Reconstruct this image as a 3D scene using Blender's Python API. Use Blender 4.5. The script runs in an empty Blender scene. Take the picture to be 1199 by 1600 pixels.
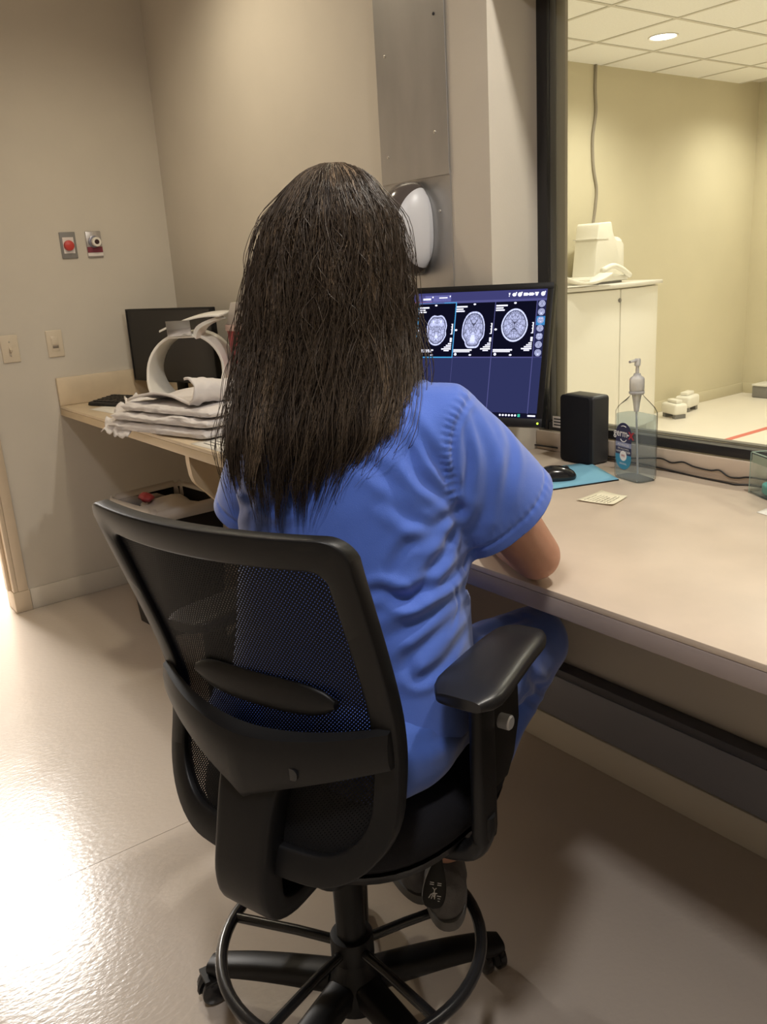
import bpy, bmesh, math, random
import numpy as np
from mathutils import Vector, Matrix, noise
from mathutils.bvhtree import BVHTree

# ------------------------------------------------------------------ camera
SC = bpy.context.scene
COL = SC.collection
YAW, PITCH, ROLL, FPX, CAM_H = -0.941367608, 0.282186159, -0.0609948157, 1324.7, 1.44
def cam_matrix():
    cy, sy = math.cos(YAW), math.sin(YAW)
    fwd = np.array([sy*math.cos(PITCH), cy*math.cos(PITCH), -math.sin(PITCH)])
    r = np.array([cy, -sy, 0.0]); u = np.cross(r, fwd)
    c, s = math.cos(ROLL), math.sin(ROLL)
    return np.array([c*r+s*u, -s*r+c*u, fwd])
CM = cam_matrix()
cd = bpy.data.cameras.new('camera'); cam = bpy.data.objects.new('camera', cd); COL.objects.link(cam)
cd.sensor_fit = 'VERTICAL'; cd.sensor_height = 24.0; cd.lens = FPX/1600*24.0
cd.clip_start = 0.05; cd.clip_end = 60
mw = Matrix.Identity(4)
for i in range(3):
    mw[i][0] = CM[0][i]; mw[i][1] = CM[1][i]; mw[i][2] = -CM[2][i]
mw[2][3] = CAM_H
cam.matrix_world = mw
SC.camera = cam
O = np.array([0, 0, CAM_H])
def ray(x, y): return CM.T @ np.array([(x-600)/FPX, -(y-800)/FPX, 1.0])
def hit(x, y, ax, v):
    d = ray(x, y); return O + (v-O[ax])/d[ax]*d
def hitz(x, y, z): return hit(x, y, 2, z)
def at(x, y, t):
    d = ray(x, y); return O + d/np.hypot(d[0], d[1])*t

# ------------------------------------------------------------------ world, exposure, lights
w = bpy.data.worlds.new('world'); SC.world = w; w.use_nodes = True
w.node_tree.nodes['Background'].inputs[0].default_value = (0.9, 0.88, 0.86, 1)
w.node_tree.nodes['Background'].inputs[1].default_value = 0.02
SC.view_settings.view_transform = 'Standard'; SC.view_settings.look = 'None'
SC.view_settings.gamma = 1; SC.view_settings.use_curve_mapping = False
SC.view_settings.exposure = 0.85
SC.cycles.max_bounces = 10; SC.cycles.transparent_max_bounces = 24
SC.cycles.caustics_reflective = False; SC.cycles.caustics_refractive = False
SC.cycles.sample_clamp_indirect = 4.0
SC.cycles.use_denoising = True

def area(name, loc, size, power, color, size_y=None, rot=(0, 0, 0), spread=None):
    l = bpy.data.lights.new(name, 'AREA'); l.energy = power; l.color = color; l.size = size
    if size_y: l.shape = 'RECTANGLE'; l.size_y = size_y
    if spread: l.spread = spread
    o = bpy.data.objects.new(name, l); COL.objects.link(o); o.location = loc; o.rotation_euler = rot
    return o
def spot(name, loc, power, color, angle=110, blend=0.8, radius=0.06, rot=(0, 0, 0)):
    l = bpy.data.lights.new(name, 'SPOT'); l.energy = power; l.color = color
    l.spot_size = math.radians(angle); l.spot_blend = blend; l.shadow_soft_size = radius
    o = bpy.data.objects.new(name, l); COL.objects.link(o); o.location = loc; o.rotation_euler = rot
    return o
P_CORR, P_DOWN, P_DESK, P_FAR, P_AMB = 140, 22, 44, 57, 13
area('corridor_light', (-5.4, 0.80, 2.585), 0.56, P_CORR, (1.0, 0.955, 0.90), 0.62)
spot('counter_downlight', (-2.95, 1.22, 2.79), P_DOWN, (1.0, 0.88, 0.66), 150, 0.9, 0.07)
spot('desk_downlight', (-0.60, 1.53, 2.79), P_DESK, (1.0, 0.95, 0.86), 165, 0.5, 0.05)
area('room_dim_light', (-0.41, 0.10, 2.79), 0.22, P_AMB, (1.0, 0.965, 0.96), 0.22)
FAR_LIGHTS = [(-3.935, 5.455), (-3.935, 7.35), (-2.03, 5.455), (-2.03, 7.35), (-3.935, 3.55), (-2.03, 3.55), (-0.1, 5.455), (-0.1, 3.55)]
for x_, y_ in FAR_LIGHTS:
    spot('scanner_room_downlight', (x_, y_, 2.80), P_FAR, (1.0, 0.95, 0.80), 150, 0.9, 0.07)

# ------------------------------------------------------------------ materials
def srgb(r, g, b):
    f = lambda c: (c/255/12.92) if c/255 <= 0.04045 else ((c/255+0.055)/1.055)**2.4
    return (f(r), f(g), f(b), 1)
def mat(name, col, rough=0.5, spec=0.5, metal=0.0, var=0.0, vscale=8.0, bump=0.0, bscale=60.0, sheen=0.0, coat=0.0, stretch=None, **kw):
    m = bpy.data.materials.new(name); m.use_nodes = True
    nt = m.node_tree; b = nt.nodes['Principled BSDF']
    if len(col) == 3: col = (*col, 1)
    b.inputs['Base Color'].default_value = col; b.inputs['Roughness'].default_value = rough
    b.inputs['Specular IOR Level'].default_value = spec; b.inputs['Metallic'].default_value = metal
    b.inputs['Sheen Weight'].default_value = sheen; b.inputs['Coat Weight'].default_value = coat
    for k, v in kw.items(): b.inputs[k.replace('_', ' ')].default_value = v
    tc = nt.nodes.new('ShaderNodeTexCoord'); src = tc.outputs['Object']
    if stretch:
        mp = nt.nodes.new('ShaderNodeMapping'); mp.inputs['Scale'].default_value = stretch
        nt.links.new(src, mp.inputs['Vector']); src = mp.outputs['Vector']
    if var:
        n = nt.nodes.new('ShaderNodeTexNoise'); n.inputs['Scale'].default_value = vscale; n.inputs['Detail'].default_value = 5
        nt.links.new(src, n.inputs['Vector'])
        mr = nt.nodes.new('ShaderNodeMapRange'); mr.inputs[1].default_value = 0.3; mr.inputs[2].default_value = 0.7
        mr.inputs[3].default_value = 1-var; mr.inputs[4].default_value = 1+var
        nt.links.new(n.outputs['Fac'], mr.inputs[0])
        mx = nt.nodes.new('ShaderNodeMix'); mx.data_type = 'RGBA'; mx.blend_type = 'MULTIPLY'; mx.inputs[0].default_value = 1
        mx.inputs[6].default_value = col
        nt.links.new(mr.outputs[0], mx.inputs[7]); nt.links.new(mx.outputs[2], b.inputs['Base Color'])
    if bump:
        n2 = nt.nodes.new('ShaderNodeTexNoise'); n2.inputs['Scale'].default_value = bscale; n2.inputs['Detail'].default_value = 3
        nt.links.new(src, n2.inputs['Vector'])
        bp = nt.nodes.new('ShaderNodeBump'); bp.inputs['Strength'].default_value = bump; bp.inputs['Distance'].default_value = 0.002
        nt.links.new(n2.outputs['Fac'], bp.inputs['Height']); nt.links.new(bp.outputs[0], b.inputs['Normal'])
    return m
def emit(name, col, s):
    m = bpy.data.materials.new(name); m.use_nodes = True; nt = m.node_tree
    nt.nodes.remove(nt.nodes['Principled BSDF'])
    e = nt.nodes.new('ShaderNodeEmission'); e.inputs[0].default_value = col if len(col) == 4 else (*col, 1); e.inputs[1].default_value = s
    nt.links.new(e.outputs[0], nt.nodes['Material Output'].inputs[0]); return m
def clear(name, tint, refl=0.12, rough=0.02, body=0.0):
    """thin clear sheet: straight-through transparency with a fresnel gloss"""
    m = bpy.data.materials.new(name); m.use_nodes = True; nt = m.node_tree
    nt.nodes.remove(nt.nodes['Principled BSDF'])
    t = nt.nodes.new('ShaderNodeBsdfTransparent'); t.inputs[0].default_value = (*tint, 1)
    g = nt.nodes.new('ShaderNodeBsdfGlossy'); g.inputs['Roughness'].default_value = rough
    lw = nt.nodes.new('ShaderNodeLayerWeight'); lw.inputs[0].default_value = refl
    mx = nt.nodes.new('ShaderNodeMixShader')
    nt.links.new(lw.outputs['Fresnel'], mx.inputs[0]); nt.links.new(t.outputs[0], mx.inputs[1]); nt.links.new(g.outputs[0], mx.inputs[2])
    last = mx
    if body:
        d = nt.nodes.new('ShaderNodeBsdfDiffuse'); d.inputs[0].default_value = (*tint, 1)
        m2 = nt.nodes.new('ShaderNodeMixShader'); m2.inputs[0].default_value = body
        nt.links.new(mx.outputs[0], m2.inputs[1]); nt.links.new(d.outputs[0], m2.inputs[2]); last = m2
    nt.links.new(last.outputs[0], nt.nodes['Material Output'].inputs[0]); return m

M = {}
M['wall'] = mat('wall_paint', (0.61, 0.56, 0.48), 0.55, 0.35, var=0.03, vscale=3, bump=0.12, bscale=220)
M['wall_far'] = mat('scanner_room_paint', (0.66, 0.60, 0.44), 0.5, 0.35, var=0.03, vscale=2, bump=0.1, bscale=200)
M['trim'] = mat('door_frame_paint', (0.60, 0.49, 0.36), 0.35, 0.5, var=0.03)
M['ceiling'] = mat('ceiling_white', (0.75, 0.70, 0.62), 0.8, 0.2)
M['tile'] = mat('ceiling_tile', (0.95, 0.94, 0.92), 0.85, 0.15, var=0.03, vscale=80, bump=0.35, bscale=320)
M['gridbar'] = mat('ceiling_grid', (0.66, 0.63, 0.56), 0.6)
M['lam'] = mat('counter_laminate', (0.66, 0.54, 0.38), 0.38, 0.4, var=0.07, vscale=9, stretch=(1, 1, 1))
M['lam_edge'] = mat('counter_edge', (0.58, 0.46, 0.30), 0.4, 0.4, var=0.04)
M['desk'] = mat('desk_laminate', (0.60, 0.495, 0.39), 0.36, 0.4, var=0.06, vscale=7)
M['desk_edge'] = mat('desk_edge', (0.36, 0.30, 0.275), 0.4, 0.4, var=0.04)
M['race'] = mat('raceway_grey', (0.20, 0.20, 0.23), 0.5)
M['steel'] = mat('sheet_metal', (0.43, 0.42, 0.41), 0.42, 0.5, metal=0.75, var=0.16, vscale=5, bump=0.06, bscale=30, stretch=(1, 1, 0.35))
M['screw'] = mat('screw_metal', (0.7, 0.68, 0.64), 0.3, metal=1.0)
M['frame_blk'] = mat('window_frame_black', (0.018, 0.017, 0.018), 0.4, 0.4)
M['frame_gry'] = mat('window_frame_grey', (0.075, 0.07, 0.062), 0.45, 0.4)
M['frame_lite'] = mat('window_stop', (0.30, 0.27, 0.22), 0.5)
M['glass'] = clear('window_glass', (0.96, 0.97, 0.955), 0.06)
M['black'] = mat('black_plastic', (0.0062, 0.0062, 0.0070), 0.42, 0.32, bump=0.08, bscale=500)
M['black_soft'] = mat('black_pad', (0.014, 0.014, 0.016), 0.34, 0.5, bump=0.05, bscale=400)
M['black_gloss'] = mat('black_gloss', (0.012, 0.012, 0.014), 0.16, 0.5)
M['seat'] = mat('black_fabric', (0.011, 0.011, 0.014), 0.85, 0.2, bump=0.5, bscale=900)
M['blackmetal'] = mat('black_enamel', (0.014, 0.014, 0.015), 0.25, 0.5)
M['white_pl'] = mat('white_plastic', (0.80, 0.76, 0.68), 0.3, 0.5)
M['white_cl'] = mat('white_cloth', (0.78, 0.74, 0.72), 0.9, 0.1, var=0.03, bump=0.7, bscale=420)
M['paper'] = mat('paper', (0.80, 0.77, 0.70), 0.8, 0.2, var=0.02)
M['ivory'] = mat('ivory_plate', (0.66, 0.57, 0.44), 0.35, 0.5)
M['cab'] = mat('white_cabinet', (0.86, 0.83, 0.75), 0.35, 0.4)
M['cab_top'] = mat('cabinet_top', (0.74, 0.71, 0.65), 0.35, 0.4)
M['skin'] = mat('skin', (0.50, 0.27, 0.19), 0.5, 0.4, var=0.06, vscale=30, bump=0.1, bscale=300, Subsurface_Weight=0.08)
M['lips'] = mat('lips', (0.42, 0.14, 0.12), 0.4)
M['eye'] = mat('eye_white', (0.75, 0.73, 0.70), 0.15)
M['iris'] = mat('iris', (0.06, 0.035, 0.02), 0.1)
M['sneaker'] = mat('grey_sneaker', (0.13, 0.125, 0.125), 0.8, 0.2, var=0.12, vscale=40, bump=0.6, bscale=250)
M['sole'] = mat('sneaker_sole', (0.15, 0.145, 0.14), 0.6)
def scrub_mat(name, col):
    m = mat(name, col, 0.72, 0.25, var=0.04, vscale=14, bump=0.25, bscale=700, sheen=0.45)
    return m
M['scrub'] = scrub_mat('blue_scrub_cotton', (0.078, 0.162, 0.60))
M['pants'] = scrub_mat('blue_scrub_trousers', (0.060, 0.135, 0.50))

def floor_material():
    m = bpy.data.materials.new('floor_vinyl'); m.use_nodes = True; nt = m.node_tree; b = nt.nodes['Principled BSDF']
    tc = nt.nodes.new('ShaderNodeTexCoord')
    n1 = nt.nodes.new('ShaderNodeTexNoise'); n1.inputs['Scale'].default_value = 1.6; n1.inputs['Detail'].default_value = 3; n1.inputs['Roughness'].default_value = 0.45
    cr = nt.nodes.new('ShaderNodeValToRGB')
    cr.color_ramp.elements[0].position = 0.3; cr.color_ramp.elements[0].color = (0.495, 0.43, 0.368, 1)
    cr.color_ramp.elements[1].position = 0.72; cr.color_ramp.elements[1].color = (0.525, 0.46, 0.393, 1)
    n3 = nt.nodes.new('ShaderNodeTexNoise'); n3.inputs['Scale'].default_value = 95; n3.inputs['Detail'].default_value = 2
    mp = nt.nodes.new('ShaderNodeMapping'); mp.inputs['Rotation'].default_value = (0, 0, 0.0); mp.inputs['Scale'].default_value = (1.0, 0.55, 1)
    bp = nt.nodes.new('ShaderNodeBump'); bp.inputs['Strength'].default_value = 0.42; bp.inputs['Distance'].default_value = 0.0015
    n4 = nt.nodes.new('ShaderNodeTexNoise'); n4.inputs['Scale'].default_value = 7; n4.inputs['Detail'].default_value = 4
    mr = nt.nodes.new('ShaderNodeMapRange'); mr.inputs[3].default_value = 0.17; mr.inputs[4].default_value = 0.27
    L = nt.links.new
    for n in (n1, n4): L(tc.outputs['Object'], n.inputs['Vector'])
    L(tc.outputs['Object'], mp.inputs['Vector']); L(mp.outputs[0], n3.inputs['Vector'])
    L(n1.outputs['Fac'], cr.inputs[0]); L(cr.outputs[0], b.inputs['Base Color'])
    L(n3.outputs['Fac'], bp.inputs['Height']); L(bp.outputs[0], b.inputs['Normal'])
    L(n4.outputs['Fac'], mr.inputs[0]); L(mr.outputs[0], b.inputs['Roughness'])
    b.inputs['Specular IOR Level'].default_value = 0.45
    return m
M['floor'] = floor_material()
M['floor_far'] = mat('scanner_floor_vinyl', (0.78, 0.72, 0.63), 0.35, 0.4, var=0.03, vscale=2)
M['subfloor'] = mat('floor_seam', (0.14, 0.115, 0.09), 0.7)

# ------------------------------------------------------------------ mesh helpers
def link(name, me, parent=None, m=None, smooth=None, loc=None):
    o = bpy.data.objects.new(name, me); COL.objects.link(o)
    if m is not None:
        if isinstance(m, (list, tuple)):
            for k in m: me.materials.append(k)
        else: me.materials.append(m)
    if smooth is not None and len(me.polygons):
        me.polygons.foreach_set('use_smooth', [True]*len(me.polygons))
        if smooth < 179: me.set_sharp_from_angle(angle=math.radians(smooth))
    if parent is not None: o.parent = parent
    if loc is not None: o.location = loc
    return o
def obj(name, bm, m, parent=None, smooth=35, bevel=0.0, seg=2, recalc=True):
    if recalc: bmesh.ops.recalc_face_normals(bm, faces=bm.faces[:])
    if bevel:
        es = [e for e in bm.edges if len(e.link_faces) == 2 and e.calc_face_angle(0) > 0.6]
        bmesh.ops.bevel(bm, geom=es, offset=bevel, segments=seg, affect='EDGES', profile=0.5, clamp_overlap=True)
    me = bpy.data.meshes.new(name); bm.to_mesh(me); bm.free()
    return link(name, me, parent, m, smooth)
def thing(name, label, cat, loc=(0, 0, 0), rz=0.0, group=None):
    o = bpy.data.objects.new(name, None); COL.objects.link(o); o.empty_display_size = 0.1
    o.location = loc; o.rotation_euler = (0, 0, rz); o['label'] = label; o['category'] = cat
    if group: o['group'] = group
    return o
def tag(o, label, cat, group=None):
    o['label'] = label; o['category'] = cat
    if group: o['group'] = group
    return o
def struct(o): o['kind'] = 'structure'; return o

def box(bm, x0, x1, y0, y1, z0, z1, mtx=None):
    vs = [bm.verts.new((x, y, z)) for x in (x0, x1) for y in (y0, y1) for z in (z0, z1)]
    for f in ((0, 1, 3, 2), (4, 6, 7, 5), (0, 4, 5, 1), (2, 3, 7, 6), (0, 2, 6, 4), (1, 5, 7, 3)):
        bm.faces.new([vs[i] for i in f])
    if mtx is not None: bmesh.ops.transform(bm, matrix=mtx, verts=vs)
    return vs
def bx(*a, mtx=None):
    bm = bmesh.new(); box(bm, *a, mtx=mtx); return bm
def loft(bm, rings, cap0=True, cap1=True, closed=True, loop=False):
    R = [[bm.verts.new(tuple(p)) for p in r] for r in rings]
    n = len(R[0]); K = len(R)
    for i in range(K if loop else K-1):
        a, b = R[i], R[(i+1) % K]
        for j in range(n if closed else n-1):
            k = (j+1) % n
            bm.faces.new((a[j], a[k], b[k], b[j]))
    if not loop:
        if cap0: bm.faces.new(R[0][::-1])
        if cap1: bm.faces.new(R[-1])
    return R
def frames(pts, closed=False):
    pts = [Vector(p) for p in pts]; n = len(pts); T = []
    for i in range(n):
        if closed: t = pts[(i+1) % n]-pts[i-1]
        else: t = pts[min(i+1, n-1)]-pts[max(i-1, 0)]
        T.append(t.normalized())
    up = Vector((0, 0, 1)) if abs(T[0].z) < 0.9 else Vector((1, 0, 0))
    N = [(up - T[0]*up.dot(T[0])).normalized()]
    for i in range(1, n):
        v = N[-1]-T[i]*N[-1].dot(T[i]); N.append(v.normalized())
    return pts, T, N, [T[i].cross(N[i]) for i in range(n)]
def tube(bm, pts, r, n=10, caps=True, closed=False):
    P, T, N, B = frames(pts, closed)
    rs = r if hasattr(r, '__len__') else [r]*len(P)
    rings = [[P[i]+(N[i]*math.cos(2*math.pi*j/n)+B[i]*math.sin(2*math.pi*j/n))*rs[i] for j in range(n)] for i in range(len(P))]
    return loft(bm, rings, caps, caps, loop=closed)
def capsule(bm, pts, rs, n=16, sy=1.0):
    """tapered rounded limb along a polyline"""
    P = [Vector(p) for p in pts]; out = []; rr = []
    d0 = (P[0]-P[1]).normalized(); d1 = (P[-1]-P[-2]).normalized()
    for k in (88, 62, 38, 18): a = math.radians(k); out.append(P[0]+d0*rs[0]*math.sin(a)); rr.append(rs[0]*math.cos(a))
    out += P; rr += list(rs)
    for k in (18, 38, 62, 88): a = math.radians(k); out.append(P[-1]+d1*rs[-1]*math.sin(a)); rr.append(rs[-1]*math.cos(a))
    tube(bm, out, rr, n)
def lathe(bm, prof, n=24, c=(0, 0, 0), axis='z'):
    rings = []
    for r, z in prof:
        ring = []
        for j in range(n):
            a = 2*math.pi*j/n; p = (r*math.cos(a), r*math.sin(a), z)
            if axis == 'y': p = (p[0], -p[2], p[1])
            if axis == 'x': p = (p[2], p[0], p[1])
            ring.append((p[0]+c[0], p[1]+c[1], p[2]+c[2]))
        rings.append(ring)
    loft(bm, rings)
def ellipsoid(bm, c, r, mtx=None, u=24, v=16):
    m = Matrix.Translation(c) @ (mtx.to_4x4() if mtx is not None else Matrix.Identity(4)) @ Matrix.Diagonal((*r, 1))
    bmesh.ops.create_uvsphere(bm, u_segments=u, v_segments=v, radius=1.0, matrix=m)
def prism(bm, poly, z0, z1, mtx=None):
    a = [bm.verts.new((x, y, z0)) for x, y in poly]; b = [bm.verts.new((x, y, z1)) for x, y in poly]
    n = len(poly); bm.faces.new(a[::-1]); bm.faces.new(b)
    for i in range(n): bm.faces.new((a[i], a[(i+1) % n], b[(i+1) % n], b[i]))
    if mtx is not None: bmesh.ops.transform(bm, matrix=mtx, verts=a+b)
def rrect(w, h, r, n=5, cx=0, cy=0):
    out = []
    for sx, sy, a0 in ((1, 1, 0), (-1, 1, 90), (-1, -1, 180), (1, -1, 270)):
        for k in range(n+1):
            a = math.radians(a0+90*k/n); out.append((cx+sx*(w/2-r)+r*math.cos(a), cy+sy*(h/2-r)+r*math.sin(a)))
    return out
def superell(a, b, p, n, cx=0, cy=0):
    out = []
    for j in range(n):
        t = 2*math.pi*j/n; c, s = math.cos(t), math.sin(t)
        out.append((cx+a*math.copysign(abs(c)**(2/p), c), cy+b*math.copysign(abs(s)**(2/p), s)))
    return out
def spline(pts, n):
    """Catmull-Rom through pts (any dimension)"""
    P = [np.array(p, float) for p in pts]; P = [2*P[0]-P[1]]+P+[2*P[-1]-P[-2]]; out = []
    K = len(P)-3
    for i in range(n):
        s = i/(n-1)*K; k = min(int(s), K-1); t = s-k
        p0, p1, p2, p3 = P[k:k+4]
        out.append(0.5*((2*p1)+(-p0+p2)*t+(2*p0-5*p1+4*p2-p3)*t*t+(-p0+3*p1-3*p2+p3)*t**3))
    return out
def interp(x, xs, ys): return float(np.interp(x, xs, ys))
def basis(x, z=(0, 0, 1), loc=(0, 0, 0)):
    """matrix whose local x runs along x, local z near z"""
    X = Vector(x).normalized(); Z = Vector(z); Z = (Z-X*Z.dot(X)).normalized(); Y = Z.cross(X)
    m = Matrix((X, Y, Z)).transposed().to_4x4(); m.translation = Vector(loc); return m
def remeshed(bm, voxel, smooth=6, subsurf=0, factor=0.5):
    bmesh.ops.recalc_face_normals(bm, faces=bm.faces[:])
    me = bpy.data.meshes.new('tmp'); bm.to_mesh(me); bm.free()
    o = bpy.data.objects.new('tmp', me); COL.objects.link(o)
    r = o.modifiers.new('r', 'REMESH'); r.mode = 'VOXEL'; r.voxel_size = voxel
    s = o.modifiers.new('s', 'SMOOTH'); s.factor = factor; s.iterations = smooth
    if subsurf: u = o.modifiers.new('u', 'SUBSURF'); u.levels = subsurf; u.render_levels = subsurf
    dg = bpy.context.evaluated_depsgraph_get()
    out = bpy.data.meshes.new_from_object(o.evaluated_get(dg))
    bpy.data.objects.remove(o); bpy.data.meshes.remove(me)
    return out
def with_mods(o, **mods):
    """apply SOLIDIFY / SUBSURF to a finished object"""
    if 'solid' in mods: m = o.modifiers.new('solid', 'SOLIDIFY'); m.thickness = mods['solid']; m.offset = mods.get('off', -1)
    if 'sub' in mods: m = o.modifiers.new('sub', 'SUBSURF'); m.levels = m.render_levels = mods['sub']
    dg = bpy.context.evaluated_depsgraph_get()
    me = bpy.data.meshes.new_from_object(o.evaluated_get(dg)); o.modifiers.clear(); o.data = me
    return o
FONT_CACHE = {}
def text_bm(bm, s, size, mtx, ext=0.0003, align='CENTER', bold=0.0, shear=0.0):
    key = (s, align, bold, shear)
    if key not in FONT_CACHE:
        c = bpy.data.curves.new('t', 'FONT'); c.body = s; c.size = 1.0; c.align_x = align; c.align_y = 'CENTER'
        c.resolution_u = 2; c.offset = bold; c.shear = shear
        o = bpy.data.objects.new('t', c); COL.objects.link(o)
        dg = bpy.context.evaluated_depsgraph_get(); dg.update()
        me = bpy.data.meshes.new_from_object(o.evaluated_get(dg)); bpy.data.objects.remove(o)
        FONT_CACHE[key] = me
    n0 = len(bm.verts); bm.from_mesh(FONT_CACHE[key]); bm.verts.ensure_lookup_table()
    bmesh.ops.transform(bm, matrix=mtx @ Matrix.Scale(size, 4), verts=bm.verts[n0:])

# ------------------------------------------------------------------ room shell
XA, YB, XJ, YW = -3.977, 1.736, -1.795, 1.92     # left wall face, back wall face, jog corner, window frame face
ZC = 2.82
fl = struct(obj('floor', bx(-7.5, 1.7, -2.7, 1.9, -0.06, -0.002), M['subfloor']))
for a, b in ((-7.5, -1.9815), (-1.9795, 1.7)):
    obj('vinyl_sheet', bx(a, b, -2.7, 1.9, -0.002, 0.0), M['floor'], fl)
struct(obj('floor_far', bx(-5.0, 3.0, 1.9, 8.2, -0.06, 0.0), M['floor_far']))
bm = bmesh.new(); box(bm, XA-0.12, XA, 0.787, 2.05, 0, ZC); box(bm, XA-0.12, XA, -0.35, 0.787, 2.13, ZC); box(bm, XA-0.12, XA, -2.7, -0.35, 0, ZC)
struct(obj('wall_left', bm, M['wall']))
struct(obj('wall_back', bx(XA-0.12, XJ, YB, 2.05, 0, ZC), M['wall']))
struct(obj('wall_back_lower', bx(XJ, 1.7, YB, 2.05, 0, 0.83), M['wall']))
struct(obj('wall_back_upper', bx(XJ, 1.7, YB, 2.05, 2.15, ZC), M['wall']))
struct(obj('wall_back_right', bx(1.4, 1.7, YB, 2.05, 0.83, 2.15), M['wall']))
struct(obj('wall_right', bx(1.7, 1.82, -2.7, 2.05, 0, ZC), M['wall']))
struct(obj('wall_front', bx(-7.5, 1.82, -2.82, -2.7, 0, ZC), M['wall']))
struct(obj('ceiling', bx(XA-0.12, 1.82, -2.82, 2.05, ZC, ZC+0.1), M['ceiling']))
# corridor beyond the doorway
struct(obj('wall_corridor_left', bx(-7.5, -7.38, -2.7, 2.05, 0, 2.62), M['wall']))
struct(obj('wall_corridor_back', bx(-7.5, XA-0.12, 1.9, 2.02, 0, 2.62), M['wall']))
struct(obj('ceiling_corridor', bx(-7.5, XA-0.12, -2.82, 2.02, 2.62, 2.72), M['ceiling']))
# door frame at the end of the left wall
fr = struct(bpy.data.objects.new('door_1', None)); COL.objects.link(fr); fr.location = (XA, 0.787, 0)
bm = bmesh.new()
box(bm, -0.135, 0.012, -0.02, 0.0, 0.10, 2.15); box(bm, 0.0, 0.012, 0.0, 0.045, 0.10, 2.15); box(bm, -0.075, -0.03, -0.035, -0.02, 0.10, 2.13)
obj('door_frame', bm, M['trim'], fr, bevel=0.003)
obj('plinth', bx(-0.12, 0.014, -0.024, 0.05, 0.0, 0.10), M['trim'], fr, bevel=0.004)
bm = bmesh.new(); box(bm, -0.135, 0.012, -1.137, -1.117, 0, 2.15); box(bm, 0.0, 0.012, -1.182, -1.137, 0, 2.15); box(bm, -0.135, 0.012, -1.137, 0.0, 2.13, 2.15)
obj('door_head', bm, M['trim'], fr, bevel=0.003)
struct(obj('baseboard_left', bx(XA, XA+0.008, 0.838, YB, 0, 0.10), M['wall'], bevel=0.003))
struct(obj('baseboard_back', bx(XA+0.008, 1.7, YB-0.008, YB, 0, 0.10), M['wall'], bevel=0.003))

# scanner room
struct(obj('wall_far_left', bx(-4.83, -4.71, 2.05, 8.1, 0, ZC+0.05), M['wall_far']))
struct(obj('wall_far_back', bx(-4.83, 3.0, 8.0, 8.12, 0, ZC+0.05), M['wall_far']))
struct(obj('wall_far_right', bx(2.9, 3.02, 2.05, 8.1, 0, ZC+0.05), M['wall_far']))
bm = bmesh.new(); box(bm, -4.83, XJ-0.01, 2.05, 2.06, 0, ZC); box(bm, XJ-0.01, 1.41, 2.05, 2.06, 0, 0.93); box(bm, XJ-0.01, 1.41, 2.05, 2.06, 2.15, ZC); box(bm, 1.41, 3.0, 2.05, 2.06, 0, ZC)
struct(obj('wall_far_front', bm, M['wall_far']))
struct(obj('baseboard_far', bx(-4.71, -4.70, 2.1, 8.0, 0, 0.10), M['wall_far'], bevel=0.003))
struct(obj('baseboard_far_back', bx(-4.70, 2.9, 7.99, 8.0, 0, 0.10), M['wall_far'], bevel=0.003))
cl = struct(obj('ceiling_far', bx(-4.83, 3.02, 2.05, 8.12, ZC+0.03, ZC+0.13), M['ceiling']))
GS = 0.636; gx0, gy0 = -3.602-2*GS, 4.493-4*GS
gx = [gx0+i*GS for i in range(13)]; gy = [gy0+j*GS for j in range(10)]
for g_ in gx[1:-1]: obj('grid_bar', bx(g_-0.012, g_+0.012, 2.06, 8.0, ZC-0.004, ZC+0.006), M['gridbar'], cl)
for g_ in gy[1:]: obj('grid_bar', bx(-4.71, 2.9, g_-0.012, g_+0.012, ZC-0.0035, ZC+0.006), M['gridbar'], cl)
bm = bmesh.new(); vs = box(bm, 0, GS-0.026, 0, GS-0.026, 0.0, 0.012)
bmesh.ops.recalc_face_normals(bm, faces=bm.faces[:])
tme = bpy.data.meshes.new('tile'); bm.to_mesh(tme); bm.free(); tme.materials.append(M['tile'])
for a in gx[:-1]:
    for b in gy[:-1]:
        if a+GS < -4.7 or a > 2.9 or b+GS < 2.06 or b > 7.99: continue
        t = bpy.data.objects.new('tile', tme); COL.objects.link(t); t.parent = cl
        sx = sy = 1.0; ox, oy = a+0.013, b+0.013
        if ox < -4.71: sx = (a+GS-0.013+4.71)/(GS-0.026); ox = -4.71
        if oy < 2.06: sy = (b+GS-0.013-2.06)/(GS-0.026); oy = 2.06
        if oy+GS > 8.0: sy = (7.99-oy)/(GS-0.026)
        t.location = (ox, oy, ZC+0.001); t.scale = (sx, sy, 1)
M['lamp'] = emit('downlight_glow', (1.0, 0.96, 0.84), 9.0)
for i, (x_, y_) in enumerate(FAR_LIGHTS[:2]):
    lb = ['round recessed downlight in the scanner room ceiling seen through the window', 'recessed downlight farther back in the scanner room ceiling near the far wall',
          'recessed downlight of scanner room outside the view over the room middle', 'recessed downlight of scanner room outside the view near far wall'][i]
    t = thing('recessed_downlight', lb, 'downlight', (x_, y_, ZC), 0, None)
    bm = bmesh.new(); lathe(bm, [(0.084, 0.0), (0.095, -0.006), (0.1, -0.004), (0.1, 0.0)], 28); obj('trim_ring', bm, M['white_pl'], t)
    bm = bmesh.new(); lathe(bm, [(0.083, -0.003), (0.083, -0.001)], 28); obj('lens', bm, M['lamp'], t)

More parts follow.
